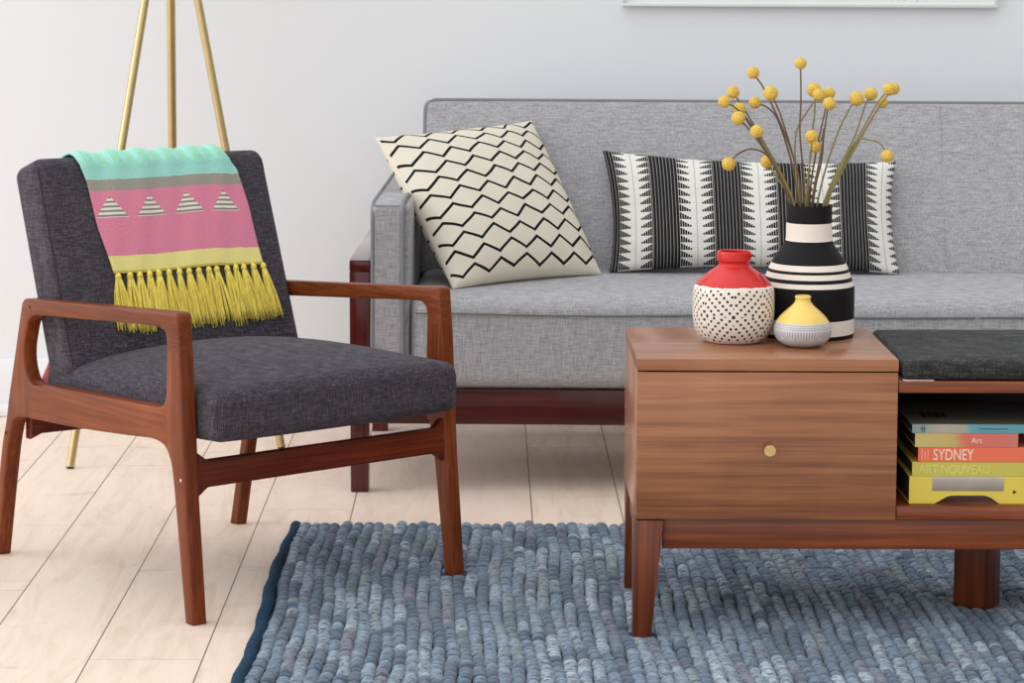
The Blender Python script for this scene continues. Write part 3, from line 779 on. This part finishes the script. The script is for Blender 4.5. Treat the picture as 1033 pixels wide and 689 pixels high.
def panel(name, x0, x1, z0, z1, mat, par, proud=.0006): return box(name, x0, x1, -proud, .0006, z0, z1, mat, par, 0)
o = box('photo_panel', 0, .131, -.0005, .0005, 0, .0262, M['grey_print'], b5, 0); o.location = (.042, 0, .0240)
arch = [(.131 * 0 + x, z) for x, z in [(0, 0), (.010, .006), (.022, .0128), (.030, .0148), (.036, .0152), (.088, .0152), (.094, .0146), (.104, .0105), (.118, 0)]]
ame = bpy.data.meshes.new('arch_panel'); ame.from_pydata([(x, -.0005, z) for x, z in arch] + [(x, .0004, z) for x, z in arch], [], [tuple(range(9)), tuple(range(17, 8, -1))] + [(i, (i + 1) % 9, (i + 1) % 9 + 9, i + 9) for i in range(9)])
o = mk('arch_panel', ame, M['grey_arch'], b5, 0); o.location = (.047, 0, .0006)
Geo().add(([(.190, -.0006, .019), (.197, -.0006, .0222), (.190, -.0006, .0256)], [(0, 1, 2)])).build('arrow_mark', M['txt_black'], b5, 0)
b4 = book('lime_book', .7758, 1.040, .2989, .3246, .24, M['bk_lime'], 'lime yellow book on the shelf titled ART NOUVEAU')
text_mesh('ART NOUVEAU', .0235, M['txt_lime'], 'title_lettering', b4, (.012, -.0004, .0050), .80)
b3 = book('coral_book', .7862, 1.035, .3250, .3522, .25, M['bk_coral'], 'coral orange book titled SYDNEY in the middle of the stack')
text_mesh('SYDNEY', .0290, M['txt_lite'], 'title_lettering', b3, (.0275, -.0004, .0040), .69, bold=.0001)
for i, (h_, w_) in enumerate(((.020, .0022), (.015, .0022), (.019, .0022))): panel('spine_mark', .006 + i * .0055, .006 + i * .0055 + w_, .004, .004 + h_, M['txt_coral'], b3)
b2 = book('art_book', .7802, .9685, .3526, .3779, .24, M['bk_art'], 'narrower cream and red book titled Art, second from the top of the stack')
text_mesh('Art', .0150, M['txt_lite'], 'title_lettering', b2, (.1025, -.0004, .0075), .95)
b1_ = book('blue_book', .7746, 1.030, .3783, .3945, .25, M['bk_blue'], 'slim pale blue book lying on top of the shelf stack')
panel('spine_mark', .017, .0185, .002, .014, M['txt_dark'], b1_); panel('spine_mark', .021, .0225, .002, .014, M['txt_dark'], b1_); panel('spine_mark', .015, .025, .0075, .0085, M['txt_dark'], b1_)
panel('spine_mark', .122, .174, .0075, .0088, M['txt_dark'], b1_); panel('spine_mark', .207, .212, .003, .013, M['txt_black'], b1_)
box('cover_print', .001, .254, .001, .249, .0162, .0166, M['bk_blue_top'], b1_, 0)
g = Geo()
for i, (x, w_) in enumerate(((.03, .010), (.044, .006), (.053, .012), (.069, .007))):
    bx_ = [(x, .07, .0167), (x + w_, .07, .0167), (x + w_, .12, .0167), (x, .12, .0167)]; g.add((bx_, [(0, 1, 2, 3)]))
g.build('cover_lettering', M['txt_black'], b1_, 0)

# ------------------------------------------------------------------ vases
ZT = .5165
def zrow(py, px, Y): return at(px, py, Y).z
def vase_profile(rows, px, Y, zb, wall=.004):
    """rows [(pixel row, radius in px)] top to bottom -> (r,z) bottom to top, with an inner wall"""
    k = at(px + 1, rows[0][0], Y).x - at(px, rows[0][0], Y).x
    out = [(r * k, zrow(y, px, Y) - zb) for y, r in rows][::-1]
    z0 = out[0][1]; H = out[-1][1]; out = [(r, (z - z0) * H / (H - z0)) for r, z in out]
    P = bez([(r, 0, z) for r, z in out], len(out) * 5); out2 = [(p.x, p.z) for p in P]
    out2 = [(out2[0][0] * .93, 0.0)] + [(r, max(z, .0008)) for r, z in out2[1:]]
    return out2
def close_in(prof, wall, nr=6):
    r, z = prof[-1]; inner = [(r - wall * .3, z + wall * .25), (r - wall * .8, z + wall * .1), (r - wall, z - wall * .5)]
    for q in prof[::-1]:
        if q[1] < z - wall * 2 and q[1] > wall * 1.5: inner.append((max(.001, q[0] - wall), q[1]))
    inner.append((max(.001, inner[-1][0] * .6), wall)); return prof + inner
def vpos(px, Y): p = at(px, 340, Y); return Vector((p.x, Y, ZT))
# red and dotted vase
RY = 4.920; rows = [(253.5, 16.4), (255, 17.1), (261.5, 17.2), (263.2, 16.2), (265.5, 15.4), (267.5, 16.3), (270, 19.5), (275, 26.5), (280.5, 33), (285, 37.3), (289, 39.9), (294, 40.9), (309, 41.3), (320, 40.9), (328, 39.6), (334, 37.2), (339, 33.4), (343, 28)]
def red_mat():
    t = NT('red_glaze_dots'); uv = t.node('ShaderNodeUVMap').outputs[0]; s = t.sep(uv)
    n = t.noise(t.coord(), 60, 2)
    edge = t.math('ADD', .1085, t.math('MULTIPLY', t.math('SUBTRACT', n, .5), .006))
    z = s[1]; isred = t.math('GREATER_THAN', z, edge)
    arc = t.math('MULTIPLY', s[0], 2 * PI * .0765)
    P = .1202
    ff = t.math('ABSOLUTE', t.math('SUBTRACT', t.math('MULTIPLY', t.math('FRACT', t.math('ADD', t.math('DIVIDE', arc, P), .28)), P), P / 2))
    zig = t.math('ABSOLUTE', t.math('SUBTRACT', z, .055))
    a = t.math('MULTIPLY', t.math('ADD', ff, zig), .7071); b = t.math('MULTIPLY', t.math('SUBTRACT', zig, ff), .7071)
    da, db = .0122, .0092
    fa = t.math('MULTIPLY', t.math('SUBTRACT', t.math('FRACT', t.math('ADD', t.math('DIVIDE', a, da), 10)), .5), da)
    fb = t.math('MULTIPLY', t.math('SUBTRACT', t.math('FRACT', t.math('ADD', t.math('DIVIDE', b, db), 10)), .5), db)
    d = t.math('SQRT', t.math('ADD', t.math('MULTIPLY', fa, fa), t.math('MULTIPLY', fb, fb)))
    dot = t.math('MULTIPLY', t.math('LESS_THAN', d, .0026), t.math('MULTIPLY', t.math('GREATER_THAN', z, .006), t.math('LESS_THAN', z, .104)))
    base = t.mix(n, rgb(226, 214, 200), rgb(240, 231, 219)); c = t.mix(dot, base, rgb(20, 18, 18))
    c = t.mix(isred, c, t.mix(n, rgb(196, 22, 22), rgb(212, 34, 30)))
    r = t.math('SUBTRACT', .5, t.math('MULTIPLY', isred, .26))
    return t.done(c, r, .5)
M['redvase'] = red_mat()
prof = close_in(vase_profile(rows, 739.5, RY, ZT), .004)
v = lathe('dotted_vase', prof, M['redvase']); v.location = vpos(739.5, RY); v.rotation_euler.z = .35
tag(v, 'squat vase with red neck and shoulder over white body with black dots', 'vase')
# tall black and white vase
VY = 5.000; rows = [(207, 22.2), (208, 22.9), (225, 23.0), (240, 23.2), (245, 24.5), (251, 28.2), (258, 33.0), (265, 37.3), (272, 40.4), (279, 42.9), (285, 45), (289.5, 46.3), (296, 46.6), (310, 46.6), (325, 46.6), (338, 46.4), (340, 45.6)]
pr = vase_profile(rows, 814.5, VY, ZT)
kk = at(815.5, 300, VY).x - at(814.5, 300, VY).x
def zfront(y, rpx):   # height on the vase of an image row read off its front centre
    return zrow(y, 814.5, VY - rpx * kk * .97) - ZT
ry_, rr_ = [a for a, b in rows], [b for a, b in rows]
zf = lambda y: zfront(y, float(np.interp(y - 5, ry_, rr_)))
bands = [(zf(244.6), zf(226.5)), (zf(274.8), zf(268.6)), (zf(283.4), zf(277.9)), (zf(292.4), zf(287.4)), (zf(340.5), zf(325.5))]
def blk_mat():
    t = NT('black_white_ceramic'); s = t.sep(t.node('ShaderNodeUVMap').outputs[0]); z = s[1]; m_ = None
    for a, b in bands:
        q = t.math('MULTIPLY', t.math('GREATER_THAN', z, a), t.math('LESS_THAN', z, b)); m_ = q if m_ is None else t.math('MAXIMUM', m_, q)
    n = t.noise(t.coord(), 80, 3)
    t.bump(n, .1, .0005)
    return t.done(t.mix(m_, t.mix(n, rgb(15, 14, 15), rgb(24, 22, 23)), t.mix(n, rgb(232, 222, 208), rgb(240, 232, 220))), .6, .2)
M['blkvase'] = blk_mat()
v = lathe('tall_vase', close_in(pr, .005), M['blkvase'], n=96); VP = vpos(814.5, VY); v.location = VP
tag(v, 'tall black vase with white bands holding yellow flowers', 'vase')
# little yellow and grey bud vase
UY = 4.860; rows = [(298.5, 7.6), (299.5, 8.2), (302, 7.6), (304.5, 8.4), (308, 11.2), (312, 15.8), (317, 21.2), (322, 25.4), (326.5, 27.9), (331, 29.0), (335, 28.9), (340, 27.2), (344, 23.6), (347, 18.6), (348.5, 14)]
def bud_mat():
    t = NT('yellow_grey_glaze'); s = t.sep(t.node('ShaderNodeUVMap').outputs[0]); z = s[1]; u = s[0]
    n = t.noise(t.coord(), 40, 2); zt_ = .0475
    isy = t.math('GREATER_THAN', t.math('ADD', z, t.math('MULTIPLY', n, .0015)), zt_)
    ticks = t.math('GREATER_THAN', t.math('SINE', t.math('MULTIPLY', u, 2 * PI * 64)), .55)
    tz = t.math('MULTIPLY', t.math('GREATER_THAN', z, t.math('ADD', .019, t.math('MULTIPLY', t.math('SINE', t.math('MULTIPLY', u, 2 * PI * 17)), .0025))), t.math('LESS_THAN', z, .0325))
    lines = t.math('MULTIPLY', t.math('LESS_THAN', t.math('FRACT', t.math('DIVIDE', z, .0036)), .25), t.math('MULTIPLY', t.math('GREATER_THAN', z, .0352), t.math('LESS_THAN', z, .0455)))
    mk_ = t.math('MAXIMUM', t.math('MULTIPLY', ticks, tz), lines)
    g_ = t.mix(t.math('MULTIPLY', mk_, .75), t.mix(n, rgb(196, 194, 194), rgb(214, 211, 210)), rgb(120, 124, 134))
    h = t.math('SUBTRACT', 1, mk_); t.bump(h, .35, .0008)
    return t.done(t.mix(isy, g_, t.mix(n, rgb(236, 196, 92), rgb(244, 210, 116))), .25, .5)
M['bud'] = bud_mat()
v = lathe('bud_vase', close_in(vase_profile(rows, 809.5, UY, ZT), .003), M['bud'], n=72); v.location = vpos(809.5, UY)
tag(v, 'small round bud vase, yellow above and pale grey below, in front of the others', 'vase')

# ------------------------------------------------------------------ billy button flowers
def ball_mat():
    t = NT('yellow_flower_head'); vo = t.node('ShaderNodeTexVoronoi'); t.l.new(t.coord(), vo.inputs[0]); vo.inputs['Scale'].default_value = 420
    c = t.ramp(vo.outputs[0], [(0, rgb(240, 212, 122)), (.5, rgb(228, 192, 92)), (.9, rgb(190, 150, 62))])
    t.bump(t.math('SUBTRACT', 1, vo.outputs[0]), .8, .0016); return t.done(c, .9, .2)
M['ball'] = ball_mat()
def stem_mat(n_, a, b):
    t = NT(n_); n = t.noise(t.mapping(t.coord(), scale=(1, 1, .3)), 40, 3); return t.done(t.mix(n, a, b), .7, .3)
M['stem_g'] = stem_mat('green_stem', rgb(112, 104, 62), rgb(152, 142, 92)); M['stem_b'] = stem_mat('brown_stem', rgb(80, 62, 46), rgb(124, 104, 74))
GF = 'yellow ball flowers in the tall vase'
# (x, y, radius px, depth offset, mid points px, rim x, stem material, label)
FL = [(759.7, 73.5, 6.0, .03, [(772, 92), (793, 138), (806, 180)], 807, 'b', 'yellow ball flower highest on the left side of the bunch'),
 (807.6, 63.9, 5.8, .00, [(808, 100), (807, 135), (811, 180)], 812, 'b', 'yellow ball flower on the straight stem, topmost of the bunch'),
 (739.5, 93.2, 6.3, .05, [(752, 112), (772, 146), (794, 186)], 800, 'b', 'yellow ball flower at far left, just above the leftmost one over the sofa edge'),
 (730.7, 102.7, 6.0, .00, [(742, 109), (758, 126), (785, 174)], 797, 'b', 'yellow ball flower farthest left among those at the sofa top edge'),
 (761.6, 103.4, 6.0, .04, [(775, 109), (786, 124), (800, 170)], 806, 'b', 'yellow ball flower on a bent stem below the highest left one'),
 (777.4, 94.1, 7.2, -.03, [(786, 112), (795, 140), (806, 180)], 809, 'b', 'large yellow ball flower left of centre crossing the sofa top edge'),
 (746, 110, 6.4, .02, [(755, 124), (770, 148), (792, 184)], 799, 'b', 'yellow ball flower behind another in the left pair'),
 (745, 119.2, 6.7, -.03, [(756, 131), (772, 153), (792, 188)], 800, 'b', 'yellow ball flower in front in the left pair, the lower one'),
 (763.4, 132.7, 6.5, -.06, [(771, 146), (784, 168), (796, 192)], 802, 'g', 'yellow ball flower alone in front of the left stems'),
 (735, 165.4, 6.7, -.02, [(745, 155), (758, 150.5), (774, 157), (790, 184)], 800, 'b', 'yellow ball flower drooping on an arched stem at far left'),
 (773.9, 163.1, 6.6, .05, [(779, 172), (788, 185), (796, 197)], 802, 'g', 'yellow ball flower low behind the left stems over the striped pillow'),
 (821.3, 90.7, 7.2, .05, [(822, 112), (818, 145), (816, 182)], 815, 'g', 'yellow ball flower rearmost in the centre cluster of four'),
 (826.2, 95.8, 6.4, .00, [(814, 113), (803, 135), (803, 176)], 808, 'g', 'yellow ball flower in the middle of the centre cluster of four'),
 (836.4, 94.1, 5.9, .03, [(831, 118), (824, 150), (818, 186)], 817, 'b', 'smaller yellow ball flower upper right in the centre cluster of four'),
 (836.8, 104.6, 6.4, -.03, [(834, 116), (829, 150), (822, 186)], 819, 'b', 'yellow ball flower lowest in the centre cluster of four'),
 (818.7, 137.6, 6.4, -.05, [(818.5, 152), (816, 172), (814, 192)], 813, 'g', 'yellow ball flower low in the middle of the bunch, in front'),
 (822.2, 148, 5.9, .00, [(829, 140), (831, 130), (829, 160), (823, 186)], 820, 'b', 'yellow ball flower tucked under the low middle one'),
 (864.3, 99.5, 7.2, .00, [(858, 108), (846, 132), (833, 170)], 824, 'g', 'large yellow ball flower leftmost of the right hand group'),
 (878.6, 94.8, 6.5, .03, [(873, 106), (862, 138), (842, 178)], 830, 'g', 'yellow ball flower second from left in the right hand group'),
 (897, 90, 6.3, -.03, [(884, 106), (864, 142), (842, 182)], 831, 'g', 'yellow ball flower in front of the right hand pair'),
 (901.6, 89.5, 5.9, .03, [(888, 106), (867, 142), (845, 182)], 833, 'g', 'yellow ball flower farthest right, half behind its neighbour'),
 (890.3, 103.4, 5.4, .06, [(882, 115), (864, 146), (842, 184)], 832, 'g', 'small orange yellow ball flower below the right hand pair'),
 (894.9, 157.5, 6.3, -.04, [(889, 146), (876, 141), (863, 143), (846, 174)], 834, 'g', 'yellow ball flower drooping over the right end of the striped pillow')]
for i, (x, y, r, dy, mid, rx, sm_, lab) in enumerate(FL):
    Yb = VY + dy; c = at(x, y, Yb); rad = r * 1.04 * Yb / FPX
    rim = at(rx, 209, VY + dy * .35); n_ = len(mid); pts = []
    for k, (mx, my) in enumerate(mid): t_ = (k + 1) / (n_ + 1); pts.append(at(mx, my, Yb * (1 - t_) + rim.y * t_))
    foot = Vector((VP.x - (rim.x - VP.x) * .9, VP.y - (rim.y - VP.y) * .9, ZT + .016 + .006 * (i % 4)))
    low = rim * .5 + foot * .5
    f = thing('flower', lab, 'flower', foot, 0, GF)
    P_ = [c - foot] + [p - foot for p in pts] + [rim - foot, low - foot, Vector((0, 0, 0))]
    st = tube('stem', bez(P_, 40), .0015, M['stem_' + sm_], f, 7, False, .0023)
    g = Geo(); vs_, fs_ = sph_geo((0, 0, 0), 1, 28, 18); nv_ = []
    for p in vs_:
        p = Vector(p); bmp = 1 + .035 * math.sin(p.x * 23 + i) * math.sin(p.y * 21) * math.sin(p.z * 22 + i) ; nv_.append(p * rad * bmp + (c - foot))
    g.add((nv_, fs_)); g.build('flower_head', M['ball'], f, 0)

# ------------------------------------------------------------------ tripod lamp
lamp = thing('tripod_lamp', 'brass tripod floor lamp standing behind the armchair', 'lamp', flr(150, 460))
lamp.location.z = 0; LO = lamp.location.copy()
apex = at(171, -153, 6.53)
feet = [flr(70.5, 472.5), flr(284, 452), Vector((-.815, 6.80, 0))]; tops = []
for i, f_ in enumerate(feet):
    f_.z = .001; d = (apex - f_).normalized(); top = apex - d * .03; tops.append(top)
    lg = tube('leg', [f_ + d * .003 - LO, top - LO], .0102 if i < 2 else .0108, M['brass'], lamp, 20)
    tube('rubber_foot', [f_ - LO, f_ + d * .003 - LO], .0098, M['black'], lg, 16)
Geo().add(tube_geo([apex - ZV * .05 - LO, apex + ZV * .03 - LO], .028, 32)).build('hub', M['brass'], lamp)
Geo().add(tube_geo([apex + ZV * .03 - LO, apex + ZV * .16 - LO], .009, 16)).build('pole', M['brass'], lamp)
sh = Geo(); n = 64; vv = []; ff_ = []
for r_, z_ in ((.23, .10), (.18, .40), (.178, .40), (.228, .10)):
    for k in range(n): a = 2 * PI * k / n; vv.append((r_ * math.cos(a), r_ * math.sin(a), z_))
for q in range(4):
    for k in range(n): ff_.append((q * n + k, q * n + (k + 1) % n, ((q + 1) % 4) * n + (k + 1) % n, ((q + 1) % 4) * n + k))
sh.add(([Vector(p) + apex - LO for p in vv], ff_)); sh.build('lamp_shade', M['shade'], lamp)

# ------------------------------------------------------------------ picture on the wall
pa = at(628, 7, WY - .024); pb_ = at(1007, 7.4, WY - .024); PWd = pb_.x - pa.x; PHt = .72
pic = thing('picture_frame', 'thin white frame with a pale print hanging on the wall above the sofa', 'picture', (pa.x, WY - .024, (pa.z + pb_.z) / 2))
fw = .0085
for n_, a in (('frame_bar', (0, PWd, 0, fw)), ('frame_bar', (0, PWd, PHt - fw, PHt)), ('frame_bar', (0, fw, fw, PHt - fw)), ('frame_bar', (PWd - fw, PWd, fw, PHt - fw))):
    box(n_, a[0], a[1], 0, .0235, a[2], a[3], M['white_paint'], pic, .001)
pr_ = box('print', fw, PWd - fw, .008, .012, fw, PHt - fw, M['paper'], pic, 0)
for x in (735, 738, 741, 778, 784, 786.5, 818, 824, 833, 839, 845, 848, 852, 898, 905, 911, 924):
    X = at(x, 0, WY).x - pa.x; h_ = random.uniform(.004, .007); w_ = random.uniform(.0012, .0022); sl = random.uniform(-.002, .002)
    hexa('printed_mark', [(X, .0074, .0190), (X + w_, .0074, .0190), (X + w_, .0082, .0190), (X, .0082, .0190), (X + sl, .0074, .019 + h_), (X + w_ + sl, .0074, .019 + h_), (X + w_ + sl, .0082, .019 + h_), (X + sl, .0082, .019 + h_)], M['ink'], pr_, 0)

# ------------------------------------------------------------------ chunky wool rug
def rug():
    X0, X1, Y0, Y1 = -.405, 1.75, 3.95, 5.600
    feet_ = [(O + WV * (CW - T / 2) + U * -.014), Vector((CXL + .014, FY + .018, 0)), Vector((CXL + .018, BY - .018, 0)), Vector((.9466, 4.935, 0)), Vector((XE - .018, FY + .018, 0)), Vector((XE - .018, BY - .018, 0))]
    pal = [(158, 172, 186), (140, 156, 172), (120, 138, 158), (98, 118, 138), (72, 90, 112), (126, 126, 142), (136, 150, 154), (104, 122, 130), (86, 96, 116), (170, 182, 194)]
    pal = np.array([[lin(c) for c in p] for p in pal]); nu, nv = 9, 9
    pitch = .0232; rows_ = int((X1 - X0) / pitch)
    V = []; F = []; C = []; base = 0
    # bead template: ring sections along the row (y), upper three quarters of an ellipse
    th = [PI * (-.12 + 1.24 * i / nu) for i in range(nu + 1)]
    ys = [-1, -.93, -.78, -.5, 0, .5, .78, .93, 1]
    prof_ = [.12, .50, .76, .95, 1.03, .95, .76, .50, .12]
    for r in range(rows_):
        y = Y0 + random.uniform(0, .02); x_base = X0 + (r + .5) * pitch
        cur = pal[random.randrange(len(pal))]; run = 0
        while y < Y1 - .012:
            if run <= 0:
                cur = pal[random.choice([0, 1, 1, 2, 2, 3, 3, 4, 5, 6, 7, 8, 9])]; run = random.choice([1, 2, 3, 5, 7])
            run -= 1
            L = random.choice([.018, .023, .027, .030, .034, .038]) * random.uniform(.9, 1.1)
            yc = y + L / 2; y += L * .96
            xc = x_base + .006 * math.sin(yc * 3.1 + .8) * (1 if r > 3 else r / 4) + .0025 * math.sin(yc * 17 + r * 1.3) + random.uniform(-.0012, .0012) + .005 * math.sin(x_base * 5 + yc * 6)
            wd = pitch * .55 * random.uniform(.92, 1.08); h = .0175 * random.uniform(.86, 1.12)
            for f_ in feet_:
                d = math.hypot(xc - f_.x, yc - f_.y)
                if d < .019: h = 0
                elif d < .085: h *= .22 + .78 * max(0, (d - .035)) / .05
            if h == 0: continue
            rot = random.uniform(-.15, .15)
            col = cur * random.uniform(.85, 1.2)
            for a, pf in zip(ys, prof_):
                for t_ in th:
                    lx = math.cos(t_) * wd * (.70 + .30 * pf); ly = a * L / 2
                    lz = max(0, .35 + .65 * math.sin(t_)) * h * (.22 + .78 * pf) * (1 if math.sin(t_) > -.2 else .2)
                    V.append((xc + lx + ly * rot * .3, yc + ly + lx * rot * .6, lz + .0006)); C.append(col)
            n1 = nu + 1
            for i in range(len(ys) - 1):
                for j in range(nu):
                    b0 = base + i * n1 + j; F.append((b0, b0 + 1, b0 + n1 + 1, b0 + n1))
            F.append(tuple(base + j for j in range(n1))); F.append(tuple(base + (len(ys) - 1) * n1 + j for j in range(n1))[::-1])
            base += len(ys) * n1
    me = bpy.data.meshes.new('rug_loops'); me.from_pydata(V, [], F)
    at_ = me.color_attributes.new('Yarn', 'FLOAT_COLOR', 'POINT'); arr = np.ones((len(V), 4), dtype=np.float32); arr[:, :3] = np.array(C); at_.data.foreach_set('color', arr.ravel())
    t = NT('wool_yarn'); ca = t.node('ShaderNodeVertexColor', layer_name='Yarn'); co = t.coord()
    n1_ = t.noise(t.mapping(co, scale=(.2, 1, .7)), 300, 4, .65); n2 = t.noise(co, 90, 3)
    c = t.mix(t.ramp(n1_, [(.40, (.9, .9, .9, 1)), (.56, (0, 0, 0, 1))]), ca.outputs[0], (.05, .065, .095, 1))
    c = t.mix(t.math('MULTIPLY', n2, .15), c, rgb(176, 188, 200)); t.bump(n1_, .9, .003)
    m_ = t.done(c, .95, .1, Sheen_Weight=.3)
    rg = thing('area_rug', 'chunky blue grey wool loop rug under the bench and front chair leg', 'rug', (0, 0, 0))
    mk('wool_loops', me, m_, rg, 0)
    td = NT('rug_backing'); nb = td.noise(td.coord(), 260, 3); mb = td.done(td.mix(nb, rgb(40, 58, 78), rgb(66, 90, 112)), .95, .1); td.bump(nb, .8, .003)
    box('backing', X0 - .012, X1, Y0, Y1 - .004, .0002, .0022, mb, rg, 0)
    # bound edge along the left side: loose felted roll
    vs, fs = tube_geo([(X0 - .012 + .004 * math.sin(y * 7) + .0015 * math.sin(y * 31) + (0.012 * (y - 5.3) if y > 5.3 else 0), y, .0090) for y in np.linspace(Y0, Y1 - .004, 150)], .0125, 12)
    vs = [Vector((v_.x + random.uniform(-.0008, .0008), v_.y, max(.0006, v_.z * .92 + random.uniform(-.0006, .0006)))) for v_ in vs]
    te = NT('rug_edge_felt'); ne = te.noise(te.coord(), 220, 4, .7); me_ = te.done(te.ramp(ne, [(.3, rgb(26, 44, 62)), (.55, rgb(46, 71, 93)), (.8, rgb(80, 108, 128))]), .95, .1); te.bump(ne, 1, .003)
    Geo().add((vs, fs)).build('edge_binding', me_, rg, 0)
rug()

# ------------------------------------------------------------------ daylight
w = bpy.data.worlds.new('World'); SC.world = w; w.use_nodes = True
bg = w.node_tree.nodes['Background']; wn_, wl_ = w.node_tree.nodes, w.node_tree.links
# soft daylight of a bright room: strongest from the windows' side (left) and above, weaker from the room's far side
tc = wn_.new('ShaderNodeTexCoord'); dp = wn_.new('ShaderNodeVectorMath'); dp.operation = 'DOT_PRODUCT'; dp.inputs[1].default_value = (-.80, -.05, .60)
wl_.new(tc.outputs['Generated'], dp.inputs[0])
mr = wn_.new('ShaderNodeMapRange'); mr.inputs['From Min'].default_value = -1; mr.inputs['From Max'].default_value = 1
mr.inputs['To Min'].default_value = .06; mr.inputs['To Max'].default_value = 1.86
wl_.new(dp.outputs['Value'], mr.inputs['Value']); wl_.new(mr.outputs[0], bg.inputs[1])
bg.inputs[0].default_value = (.95, .975, 1.0, 1)
def area(name, loc, target, sx, sy, power, col=(1, 1, 1)):
    l = bpy.data.lights.new(name, 'AREA'); l.shape = 'RECTANGLE'; l.size = sx; l.size_y = sy; l.energy = power; l.color = col
    o = bpy.data.objects.new(name, l); COL.objects.link(o); o.location = loc
    o.rotation_euler = (Vector(target) - Vector(loc)).to_track_quat('-Z', 'Y').to_euler(); return o
area('window_light_side', (-4.9, 5.3, 1.9), (0, 5.1, .4), 2.4, 2.0, 38, (.86, .92, 1.0))
SC.view_settings.view_transform = 'Standard'; SC.view_settings.look = 'None'; SC.view_settings.exposure = 0; SC.view_settings.gamma = 1
SC.view_settings.use_curve_mapping = False
